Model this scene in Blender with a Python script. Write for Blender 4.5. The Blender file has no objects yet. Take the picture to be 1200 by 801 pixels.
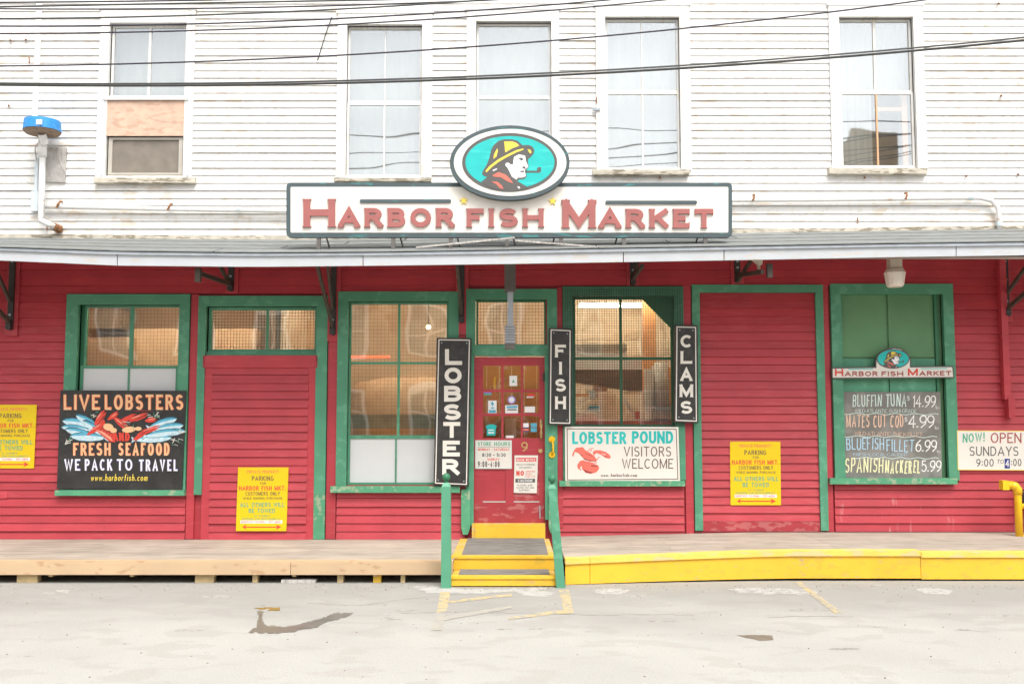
import bpy, bmesh, math, random
from math import radians as rad, sin, cos, tan, pi
from mathutils import Vector, geometry
random.seed(7)
S = bpy.context.scene
COL = S.collection

# ------------------------------------------------------------------ camera, sky, sun, exposure
DIST = 12.55; CAMZ = 1.68; PITCH = math.atan(0.08); FPX = 1200*35/36
cd = bpy.data.cameras.new('camera'); cam = bpy.data.objects.new('camera', cd); COL.objects.link(cam)
cam.location = (0, -DIST, CAMZ); cam.rotation_euler = (pi/2+PITCH, 0, 0)
cd.sensor_width = 36; cd.lens = 35; cd.clip_end = 500; S.camera = cam
SUN_EL, SUN_AZ = rad(58), rad(20)          # overcast: very soft sun from the street side, a little to the right
w = bpy.data.worlds.new('World'); S.world = w; w.use_nodes = True
nt = w.node_tree; nt.nodes.clear()
o_ = nt.nodes.new('ShaderNodeOutputWorld'); b_ = nt.nodes.new('ShaderNodeBackground')
s_ = nt.nodes.new('ShaderNodeTexSky'); h_ = nt.nodes.new('ShaderNodeHueSaturation')
s_.sky_type = 'NISHITA'; s_.sun_disc = False; s_.sun_elevation = SUN_EL; s_.sun_rotation = pi-SUN_AZ
s_.air_density = 1.0; s_.dust_density = 4.0; s_.ozone_density = 1.0
h_.inputs['Saturation'].default_value = 0.12
nt.links.new(s_.outputs[0], h_.inputs['Color']); nt.links.new(h_.outputs[0], b_.inputs[0]); nt.links.new(b_.outputs[0], o_.inputs[0])
b_.inputs[1].default_value = 0.15
sd = bpy.data.lights.new('sun', 'SUN'); sd.energy = 1.3; sd.angle = rad(28); sd.color = (1, .96, .9)
sun = bpy.data.objects.new('sun', sd); COL.objects.link(sun)
dirv = Vector((sin(SUN_AZ)*cos(SUN_EL), -cos(SUN_AZ)*cos(SUN_EL), sin(SUN_EL)))
sun.rotation_euler = dirv.to_track_quat('Z', 'Y').to_euler(); sun.location = (4, -20, 20)
S.view_settings.view_transform = 'Standard'; S.view_settings.look = 'None'
S.view_settings.exposure = 1.0; S.view_settings.gamma = 1

# ------------------------------------------------------------------ pixel of the photograph -> point in the place
CF = Vector((0, cos(PITCH), sin(PITCH))); CU = Vector((0, -sin(PITCH), cos(PITCH))); CR = Vector((1, 0, 0)); CC = Vector((0, -DIST, CAMZ))
def ray(px, py): return CR*((px-600)/FPX) + CU*((400.5-py)/FPX) + CF
def P(px, py, y=0.0):
    d = ray(px, py); q = CC + d*((y-CC.y)/d.y); return (q.x, q.z)
def G(px, py, z=0.0):
    d = ray(px, py); q = CC + d*((z-CC.z)/d.z); return (q.x, q.y)
def R(x0, r0, x1, r1, y=0.0, ref=None):     # upright rectangle on the plane y: (xa, xb, zlow, zhigh)
    ref = (r0+r1)/2 if ref is None else ref
    return (P(x0, ref, y)[0], P(x1, ref, y)[0], P(600, r1, y)[1], P(600, r0, y)[1])

# ------------------------------------------------------------------ materials
MATS = {}
def mat(name, col, rough=.6, var=.10, nscale=5.0, rnd=.06, stain=None, samt=.62, sscale=3.0, stretch=(1, 1, 1), smix=.8,
        ygrad=None, grime=None, gamt=.6, gscale=30, gstretch=(1, 1, 1), gmix=.7, bump=.0, bscale=60, bstretch=(1, 1, 1), metal=0, emit=0, spec=.4):
    if name in MATS: return MATS[name]
    m = bpy.data.materials.new(name); m.use_nodes = True; t = m.node_tree; N = t.nodes; L = t.links
    p = N['Principled BSDF']; p.inputs['Roughness'].default_value = rough; p.inputs['Metallic'].default_value = metal
    p.inputs['Specular IOR Level'].default_value = spec
    geo = N.new('ShaderNodeNewGeometry')
    def mapping(st):
        v = N.new('ShaderNodeVectorMath'); v.operation = 'MULTIPLY'; v.inputs[1].default_value = st
        L.new(geo.outputs['Position'], v.inputs[0]); return v.outputs[0]
    def noise(sc, st, det=4):
        n = N.new('ShaderNodeTexNoise'); n.inputs['Scale'].default_value = sc; n.inputs['Detail'].default_value = det
        L.new(mapping(st), n.inputs['Vector']); return n.outputs['Fac']
    def rng(f, a, b, c=0, d=1):
        r = N.new('ShaderNodeMapRange'); r.inputs[1].default_value = a; r.inputs[2].default_value = b
        r.inputs[3].default_value = c; r.inputs[4].default_value = d; L.new(f, r.inputs[0]); return r.outputs[0]
    def math_(op, a, b):
        n = N.new('ShaderNodeMath'); n.operation = op
        for i, x in enumerate((a, b)):
            if isinstance(x, float) or isinstance(x, int): n.inputs[i].default_value = x
            else: L.new(x, n.inputs[i])
        return n.outputs[0]
    oi = N.new('ShaderNodeObjectInfo')
    val = math_('ADD', rng(noise(nscale, (1, 1, 1)), .3, .7, 1-var, 1+var), rng(oi.outputs['Random'], 0, 1, -rnd, rnd))
    hs = N.new('ShaderNodeHueSaturation'); hs.inputs['Color'].default_value = (*col, 1); L.new(val, hs.inputs['Value'])
    c = hs.outputs[0]
    def mix(c, f, colr, k):
        mx = N.new('ShaderNodeMix'); mx.data_type = 'RGBA'; L.new(c, mx.inputs[6]); mx.inputs[7].default_value = (*colr, 1)
        L.new(math_('MULTIPLY', f, k), mx.inputs[0]); return mx.outputs[2]
    if stain: c = mix(c, rng(math_('MULTIPLY', rng(noise(sscale, stretch, 6), .3, .7), rng(noise(.9, (1, 1, 1), 2), .3, .65, .55, 1.1)), samt, samt+.12), stain, smix)
    if ygrad:
        sep = N.new('ShaderNodeSeparateXYZ'); L.new(geo.outputs['Position'], sep.inputs[0])
        yy = math_('ADD', sep.outputs[1], rng(noise(.8, (.6, 1.2, 1), 5), .3, .7, -.9, .9))
        c = mix(c, rng(yy, ygrad[0], ygrad[1]), ygrad[2], ygrad[3])
    if grime: c = mix(c, rng(noise(gscale, gstretch, 5), gamt, gamt+.1), grime, gmix)
    L.new(c, p.inputs['Base Color'])
    if emit: L.new(c, p.inputs['Emission Color']); p.inputs['Emission Strength'].default_value = emit
    if bump:
        bp = N.new('ShaderNodeBump'); bp.inputs['Strength'].default_value = bump; bp.inputs['Distance'].default_value = .01
        L.new(noise(bscale, bstretch, 5), bp.inputs['Height']); L.new(bp.outputs[0], p.inputs['Normal'])
    MATS[name] = m; return m
def glass(name, fac, tint=(1, 1, 1), wob=.05, wsc=3.0):
    m = bpy.data.materials.new(name); m.use_nodes = True; t = m.node_tree; N = t.nodes; L = t.links; N.clear()
    out = N.new('ShaderNodeOutputMaterial'); mx = N.new('ShaderNodeMixShader'); tr = N.new('ShaderNodeBsdfTransparent'); gl = N.new('ShaderNodeBsdfGlossy')
    tr.inputs[0].default_value = (*tint, 1); gl.inputs['Roughness'].default_value = .02; gl.inputs['Color'].default_value = (.9, .93, .95, 1)
    geo = N.new('ShaderNodeNewGeometry'); n = N.new('ShaderNodeTexNoise'); n.inputs['Scale'].default_value = wsc; n.inputs['Detail'].default_value = 0.0
    v = N.new('ShaderNodeVectorMath'); v.operation = 'MULTIPLY'; v.inputs[1].default_value = (1, 1, 1.6); L.new(geo.outputs['Position'], v.inputs[0]); L.new(v.outputs[0], n.inputs['Vector'])
    bp = N.new('ShaderNodeBump'); bp.inputs['Strength'].default_value = 1.0; bp.inputs['Distance'].default_value = wob
    L.new(n.outputs['Fac'], bp.inputs['Height']); L.new(bp.outputs[0], gl.inputs['Normal'])
    mx.inputs[0].default_value = fac; L.new(tr.outputs[0], mx.inputs[1]); L.new(gl.outputs[0], mx.inputs[2]); L.new(mx.outputs[0], out.inputs[0])
    return m
RED = (.43, .044, .058); GREEN = (.080, .275, .165)
M = dict(
 white=mat('white_clapboard_paint', (.72, .71, .685), .55, .04, 2.2, .03, stain=(.56, .40, .24), samt=.60, sscale=2.6, stretch=(1.6, 1, 6), smix=.42,
           grime=(.50, .45, .33), gamt=.53, gscale=3.5, gstretch=(2.5, 1, 1.6), gmix=.26, bump=.15, bscale=40, bstretch=(.3, 1, 3)),
 white_trim=mat('white_trim_paint', (.74, .73, .70), .55, .04, 4, .02, stain=(.56, .46, .30), samt=.60, sscale=5, stretch=(4, 1, 1), smix=.35, bump=.12),
 sill=mat('weathered_sill_wood', (.50, .46, .38), .8, .2, 9, .05, stain=(.16, .13, .08), samt=.5, sscale=8, stretch=(1, 1, 4), smix=.7, bump=.3),
 red=mat('red_clapboard_paint', RED, .5, .09, 3, .08, stain=(.60, .14, .14), samt=.6, sscale=5, stretch=(.6, 1, 5), smix=.14,
         grime=(.55, .40, .33), gamt=.745, gscale=10, gstretch=(1, 1, 2.5), gmix=.75, bump=.15, bscale=30, bstretch=(.3, 1, 4)),
 red_low=mat('red_board_paint_worn', (.36, .04, .05), .5, .10, 3, .05, stain=(.62, .30, .28), samt=.50, sscale=7, stretch=(.8, 1, 2), smix=.3,
         grime=(.60, .50, .40), gamt=.68, gscale=22, gstretch=(1, 1, 1.5), gmix=.6, bump=.2),
 red_wash=mat('red_paint_lime_washed', RED, .55, .08, 3, .05, stain=(.72, .55, .52), samt=.57, sscale=3.0, stretch=(2.4, 1, .5), smix=.28, bump=.15),
 green=mat('green_trim_paint', GREEN, .5, .10, 3, .05, stain=(.16, .42, .27), samt=.58, sscale=6, stretch=(1.4, 1, 1.4), smix=.35,
           grime=(.42, .36, .26), gamt=.75, gscale=14, gmix=.8, bump=.15, bscale=40),
 green_worn=mat('green_paint_peeling', (.085, .31, .17), .6, .12, 4, .05, stain=(.45, .42, .30), samt=.56, sscale=16, stretch=(1, 1, 1), smix=.5, bump=.25),
 green_d=mat('dark_green_paint', (.035, .17, .085), .5, .08, 4, .03, bump=.1),
 green_olive=mat('faded_green_board', (.12, .27, .13), .6, .10, 2, .04, bump=.1),
 roof=mat('grey_roofing', (.19, .20, .195), .85, .10, 6, .05, stain=(.16, .15, .13), samt=.56, sscale=9, stretch=(.5, 3, 3), smix=.5, bump=.3, bscale=120),
 fascia=mat('white_fascia_metal', (.47, .49, .51), .4, .04, 4, .03, stain=(.5, .42, .32), samt=.68, sscale=6, stretch=(1, 1, 4), smix=.4),
 soffit=mat('soffit_board', (.30, .22, .18), .7, .1, 5),
 iron=mat('black_iron', (.028, .026, .024), .5, .2, 9, bump=.2, spec=.5),
 rusty=mat('grey_brown_iron', (.065, .055, .043), .6, .2, 14, bump=.2),
 rust=mat('rust', (.26, .12, .055), .8, .3, 30),
 wire=mat('mesh_wire', (.05, .055, .045), .6, .05),
 wire_g=mat('galvanised_wire', (.14, .14, .11), .6, .05),
 deck=mat('deck_planks', (.40, .345, .285), .75, .12, 3, .08, stain=(.22, .18, .14), samt=.52, sscale=3, stretch=(.5, 6, 1), smix=.45, bump=.2, bscale=40, bstretch=(.2, 3, 1)),
 pine=mat('new_pine', (.51, .365, .225), .6, .07, 2.5, .05, stain=(.36, .20, .10), samt=.60, sscale=6, stretch=(1.1, 1, 2.2), smix=.5, bump=.1, bscale=30, bstretch=(.2, 1, 5)),
 pine_d=mat('treated_post', (.50, .38, .20), .7, .15, 8),
 yellow=mat('yellow_curb_paint', (.75, .445, .035), .5, .06, 3, .03, stain=(.55, .36, .05), samt=.62, sscale=7, stretch=(1, 1, 2), smix=.5, grime=(.36, .30, .20), gamt=.625, gscale=16, gstretch=(.7, 1, 2), gmix=.6, bump=.12),
 yellow_worn=mat('yellow_paint_worn', (.64, .40, .07), .6, .10, 5, .03, stain=(.52, .42, .30), samt=.46, sscale=9, stretch=(.7, 1, 2), smix=.8, bump=.2),
 yellow_edge=mat('yellow_edge_worn', (.78, .52, .10), .6, .08, 4, .03, stain=(.58, .45, .30), samt=.52, sscale=8, stretch=(.6, 1, 2), smix=.6, bump=.2),
 mat_grey=mat('grit_tread_mat', (.19, .18, .165), .9, .15, 5, .03, stain=(.10, .09, .08), samt=.52, sscale=4, stretch=(1, 4, 1), smix=.6, bump=.5, bscale=150),
 ypipe=mat('yellow_pipe_paint', (.85, .50, .01), .35, .05, 8, spec=.5),
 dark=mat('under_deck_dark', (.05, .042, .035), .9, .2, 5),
 wpanel=mat('white_panel', (.60, .61, .61), .5, .03, 2, .02),
 ply=mat('plywood', (.58, .40, .30), .7, .12, 9, stain=(.38, .22, .14), samt=.56, sscale=7, stretch=(1, 1, 3), smix=.4, bump=.1),
 screen=mat('insect_screen', (.20, .175, .145), .8, .15, 6),
 alu=mat('storm_frame', (.42, .39, .34), .5, .1, 6),
 curtain=mat('white_curtain', (.37, .375, .36), .8, .06, 2),
 woodor=mat('bare_window_wood', (.62, .36, .20), .6, .1, 5),
 sgn_black=mat('black_sign_paint', (.033, .032, .031), .45, .25, 6, stain=(.07, .067, .063), samt=.58, sscale=14, smix=.3, bump=.06),
 sgn_white=mat('sign_cream', (.72, .69, .63), .45, .02, 3, .0, grime=(.6, .55, .45), gamt=.72, gscale=6, gmix=.3),
 sgn_slate=mat('sign_slate_edge', (.065, .09, .098), .5, .08, 4, 0, stain=(.05, .25, .25), samt=.66, sscale=5, stretch=(1, 1, 4), smix=.6),
 let_pink=mat('faded_red_letters', (.34, .115, .105), .6, .08, 6, 0),
 let_white=mat('cream_lettering', (.76, .73, .66), .5, .05, 6, 0),
 p_teal=mat('print_teal', (.015, .44, .42), .5, .06, 8, 0, stain=(.05, .56, .52), samt=.5, sscale=5, stretch=(.5, 1, 3), smix=.5),
 p_char=mat('print_charcoal', (.10, .095, .09), .5, .05, 6, 0),
 p_yel=mat('print_yellow', (.80, .60, .08), .5, .03, 6, 0),
 p_coral=mat('print_coral', (.72, .16, .12), .5, .03, 6, 0),
 p_white=mat('print_white', (.80, .80, .80), .5, .02, 6, 0),
 p_red=mat('print_red', (.66, .06, .04), .5, .05, 9, 0),
 p_dred=mat('print_dark_red', (.30, .04, .035), .5, .05, 9, 0),
 p_orange=mat('print_orange', (.80, .20, .08), .5, .05, 9, 0),
 p_peach=mat('print_peach', (.82, .50, .27), .5, .04, 9, 0),
 p_blue=mat('print_blue', (.10, .40, .56), .5, .15, 25, 0),
 p_lblue=mat('print_pale_blue', (.55, .72, .78), .5, .15, 30, 0),
 p_green=mat('print_green', (.02, .26, .13), .5, .05, 9, 0),
 p_tgreen=mat('print_teal_green', (.09, .38, .24), .5, .05, 9, 0),
 p_brown=mat('print_brown', (.13, .08, .06), .5, .05, 9, 0),
 p_maroon=mat('print_maroon', (.35, .07, .06), .5, .05, 9, 0),
 p_navy=mat('print_navy', (.03, .05, .22), .5, .05, 9, 0),
 p_navy2=mat('print_deep_teal', (.03, .12, .17), .5, .2, 20, 0),
 p_hl=mat('print_pink_orange', (.80, .33, .22), .5, .1, 30, 0),
 p_lav=mat('print_lavender', (.30, .27, .70), .5, .05, 9, 0),
 sgn_yel=mat('parking_sign_yellow', (.74, .53, .006), .35, .015, 3, 0, spec=.5),
 chalk=mat('chalkboard', (.20, .193, .175), .8, .15, 3, 0, stain=(.27, .26, .24), samt=.45, sscale=3, smix=.6),
 c_mint=mat('chalk_mint', (.62, .76, .70), .9, .2, 60, 0), c_peach=mat('chalk_peach', (.78, .52, .38), .9, .2, 60, 0),
 c_blue=mat('chalk_blue', (.42, .64, .78), .9, .2, 60, 0), c_yel=mat('chalk_yellow', (.78, .76, .45), .9, .2, 60, 0), c_wh=mat('chalk_white', (.80, .80, .78), .9, .2, 60, 0),
 steel=mat('galvanised_steel', (.34, .37, .40), .45, .12, 8, metal=.3), steel_d=mat('dark_steel', (.13, .12, .11), .6, .1, 8),
 brass=mat('brass', (.60, .42, .18), .4, .15, 20, metal=.5),
 pipe_w=mat('white_painted_pipe', (.80, .79, .77), .45, .03, 5, 0, stain=(.55, .35, .2), samt=.70, sscale=6, smix=.5),
 fit_b=mat('pale_blue_fitting', (.58, .68, .70), .5, .05), box_b=mat('pale_blue_grey_box', (.60, .67, .70), .5, .05),
 blue=mat('blue_plastic', (.03, .25, .62), .45, .12, 20, stain=(.3, .45, .6), samt=.6, sscale=25, smix=.5), brownu=mat('brown_underside', (.24, .17, .12), .8, .25, 20),
 oldw=mat('grey_weathered_wood', (.45, .43, .40), .85, .2, 12, stain=(.22, .20, .18), samt=.48, sscale=6, stretch=(8, 1, .7), smix=.5, bump=.4),
 lampb=mat('lamp_beige', (.52, .46, .38), .5, .1, 9), lampg=mat('frosted_lens', (.72, .66, .58), .35, .06, 9),
 tan=mat('interior_tan_wall', (.68, .58, .45), .8, .15, 1.2, 0, stain=(.50, .36, .24), samt=.5, sscale=1.4, smix=.5), floor_i=mat('interior_floor', (.22, .18, .14), .6),
 ceil_i=mat('interior_ceiling', (.74, .67, .55), .8, .08, 2), ibrown=mat('brown_wood_panel', (.36, .19, .07), .6, .2, 3, .1), igrey=mat('stainless_counter', (.45, .46, .45), .35, .1, 4),
 iwhite=mat('white_enamel', (.75, .75, .73), .4, .03), ired=mat('red_enamel', (.62, .10, .05), .5), igreen=mat('grey_green_tub', (.22, .29, .24), .6, .2, 7),
 iorange=mat('orange_plywood', (.66, .33, .13), .6, .1, 5), idark=mat('dark_hood', (.17, .145, .115), .6), icard=mat('cardboard', (.55, .42, .29), .8, .1, 5, .15),
 tube=mat('fluorescent_tube', (1, .90, .74), emit=30.0), bulb=mat('heat_lamp_bulb', (1, .75, .5), emit=14.0), redglow=mat('red_neon_glow', (1, .12, .06), emit=1.2),
 brick=mat('opposite_brick', (.40, .17, .10), .85, .25, 1.5, stain=(.25, .10, .06), samt=.5, sscale=4, stretch=(1, 1, 5), smix=.5),
 bglass=mat('opposite_window_glass', (.12, .15, .17), .15, .1, 1), cable=mat('black_cable', (.075, .08, .08), .5), cable_p=mat('thin_cable', (.045, .042, .06), .5),
 paint_l=mat('faded_yellow_line', (.47, .37, .20), .8, .08, 6, 0, stain=(.30, .29, .26), samt=.36, sscale=14, smix=.85),
 paint_f=mat('very_faded_line', (.385, .35, .285), .85, .06, 6, 0, stain=(.335, .32, .285), samt=.30, sscale=10, smix=.9),
 stainp=mat('faint_pavement_stain', (.25, .24, .215), .9, .1, 9, 0, stain=(.37, .355, .32), samt=.36, sscale=16, smix=.8),
 wet=mat('wet_pavement', (.145, .14, .125), .35, .15, 9, 0), wet_b=mat('rusty_puddle', (.19, .12, .045), .25, .15, 9, 0), salt=mat('pale_dry_patch', (.40, .39, .365), .9, .10, 10, 0, stain=(.29, .28, .26), samt=.46, sscale=12, smix=.8),
 crack=mat('crack_fill', (.26, .24, .21), .9, .2, 10, 0), conc=mat('concrete_edge', (.50, .48, .44), .9, .1, 5), stone=mat('pebble', (.30, .28, .25), .9, .3, 8, .2),
)
G_UP = glass('upper_window_glass', .25, (.95, .96, .95), .0030, 1.6)
G_LO = glass('shop_window_glass', .16, (.97, .94, .88), .0026, 1.6)
G_DR = glass('door_glass', .07, (.95, .92, .85), .004, 3)

# ------------------------------------------------------------------ builders
WL = {}
def tag(o, label=None, cat=None, group=None, kind=None):
    if label: o['label'] = label
    if cat: o['category'] = cat
    if group: o['group'] = group
    if kind: o['kind'] = kind
    return o
def thing(name, label, cat, loc=(0, 0, 0), group=None):
    o = bpy.data.objects.new(name, None); COL.objects.link(o); o.location = loc; o.empty_display_size = .1
    WL[o] = Vector(loc); return tag(o, label, cat, group)
class MB:
    def __init__(s): s.v = []; s.f = []; s.m = []; s.mats = []
    def mi(s, m):
        if m not in s.mats: s.mats.append(m)
        return s.mats.index(m)
    def add(s, vs, fs, m=0):
        n = len(s.v); s.v += [tuple(v) for v in vs]; s.f += [[i+n for i in f] for f in fs]; s.m += [m]*len(fs)
    def box(s, x0, x1, y0, y1, z0, z1, m=0):
        s.add([(x0, y0, z0), (x1, y0, z0), (x1, y1, z0), (x0, y1, z0), (x0, y0, z1), (x1, y0, z1), (x1, y1, z1), (x0, y1, z1)],
              [(0, 1, 5, 4), (1, 2, 6, 5), (2, 3, 7, 6), (3, 0, 4, 7), (4, 5, 6, 7), (3, 2, 1, 0)], m); return s
    def prism(s, poly, y0, y1, m=0):            # poly: (x, z) points; y0 = front (street side), y1 = back
        n = len(poly)
        a = sum(poly[i][0]*poly[(i+1) % n][1]-poly[(i+1) % n][0]*poly[i][1] for i in range(n))
        if a < 0: poly = poly[::-1]
        tri = geometry.tessellate_polygon([[Vector((p[0], p[1], 0)) for p in poly]])
        vs = [(p[0], y0, p[1]) for p in poly]; fs = []
        for t in tri:
            t = list(t); (ax, az), (bx, bz), (cx, cz) = [poly[i] for i in t]
            if (bx-ax)*(cz-az)-(bz-az)*(cx-ax) < 0: t = t[::-1]
            fs.append(t)
        if y1 is not None:
            vs += [(p[0], y1, p[1]) for p in poly]; fs += [[i+n for i in t[::-1]] for t in fs]
            fs += [[(i+1) % n, i, i+n, (i+1) % n+n] for i in range(n)]
        s.add(vs, fs, m); return s
    def hull(s, a, b, m=0):                      # loft between two same-length loops of 3D points, capped
        n = len(a); s.add(list(a)+list(b), [[i, (i+1) % n, (i+1) % n+n, i+n] for i in range(n)]+[list(range(n))[::-1], [i+n for i in range(n)]], m); return s
    def bar(s, p, q, w, h, up=(0, 0, 1), m=0):
        p, q, up = Vector(p), Vector(q), Vector(up); d = (q-p).normalized(); sx = d.cross(up)
        if sx.length < 1e-3: sx = d.cross(Vector((1, 0, 0)))
        sx.normalize(); uz = sx.cross(d); L = [(-w/2, -h/2), (w/2, -h/2), (w/2, h/2), (-w/2, h/2)]
        return s.hull([p+sx*a+uz*b for a, b in L], [q+sx*a+uz*b for a, b in L], m)
    def tube(s, pts, r, n=8, m=0, cap=True):
        pts = [Vector(p) for p in pts]; rs = r if isinstance(r, (list, tuple)) else [r]*len(pts); rings = []; base = len(s.v)
        ref = Vector((0, 0, 1)); d0 = (pts[1]-pts[0]).normalized()
        if abs(d0.z) > .9: ref = Vector((0, 1, 0))
        sx = d0.cross(ref).normalized()
        for i, p in enumerate(pts):
            d = (pts[min(i+1, len(pts)-1)]-pts[max(i-1, 0)]).normalized(); sx = (sx-d*sx.dot(d)).normalized(); u = sx.cross(d)
            rings.append([p+(sx*cos(2*pi*k/n)+u*sin(2*pi*k/n))*rs[i] for k in range(n)])
        vs = [v for rg in rings for v in rg]; fs = []
        for i in range(len(pts)-1):
            for k in range(n): fs.append([i*n+k, i*n+(k+1) % n, (i+1)*n+(k+1) % n, (i+1)*n+k])
        if cap: fs += [list(range(n))[::-1], [(len(pts)-1)*n+k for k in range(n)]]
        s.add(vs, fs, m); return s
    def ell(s, c, rx, ry, rz, n=12, k=8, m=0):
        pts = [(c[0], c[1], c[2]-rz)]+[(c[0]+rx*cos(2*pi*i/n)*sin(pi*j/k), c[1]+ry*sin(2*pi*i/n)*sin(pi*j/k), c[2]-rz*cos(pi*j/k)) for j in range(1, k) for i in range(n)]+[(c[0], c[1], c[2]+rz)]
        fs = [[0, 1+(i+1) % n, 1+i] for i in range(n)]
        for j in range(k-2):
            for i in range(n): fs.append([1+j*n+i, 1+j*n+(i+1) % n, 1+(j+1)*n+(i+1) % n, 1+(j+1)*n+i])
        fs += [[len(pts)-1, 1+(k-2)*n+i, 1+(k-2)*n+(i+1) % n] for i in range(n)]
        s.add(pts, fs, m); return s
    def build(s, name, mt, parent=None, smooth=False, **kw):
        xs = [v[0] for v in s.v]; ys = [v[1] for v in s.v]; zs = [v[2] for v in s.v]
        og = Vector(((min(xs)+max(xs))/2, (min(ys)+max(ys))/2, min(zs)))
        me = bpy.data.meshes.new(name); me.from_pydata([(v[0]-og.x, v[1]-og.y, v[2]-og.z) for v in s.v], [], s.f)
        for x in (mt if isinstance(mt, (list, tuple)) else [mt]): me.materials.append(x)
        me.polygons.foreach_set('material_index', s.m)
        if smooth: me.polygons.foreach_set('use_smooth', [True]*len(s.f))
        me.update(); o = bpy.data.objects.new(name, me); COL.objects.link(o)
        if parent is not None: o.parent = parent; o.location = og-WL[parent]
        else: o.location = og
        WL[o] = og; return tag(o, **kw)
def box(name, mt, parent, x0, x1, y0, y1, z0, z1, **kw): return MB().box(x0, x1, y0, y1, z0, z1).build(name, mt, parent, **kw)
def rbox(name, mt, parent, r, y0, y1, **kw): return box(name, mt, parent, r[0], r[1], y0, y1, r[2], r[3], **kw)
def pxpoly(poly, y): return [P(a, b, y) for a, b in poly]
def prism(name, mt, parent, poly, y0, y1, **kw): return MB().prism(pxpoly(poly, y0), y0, y1).build(name, mt, parent, **kw)

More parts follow.
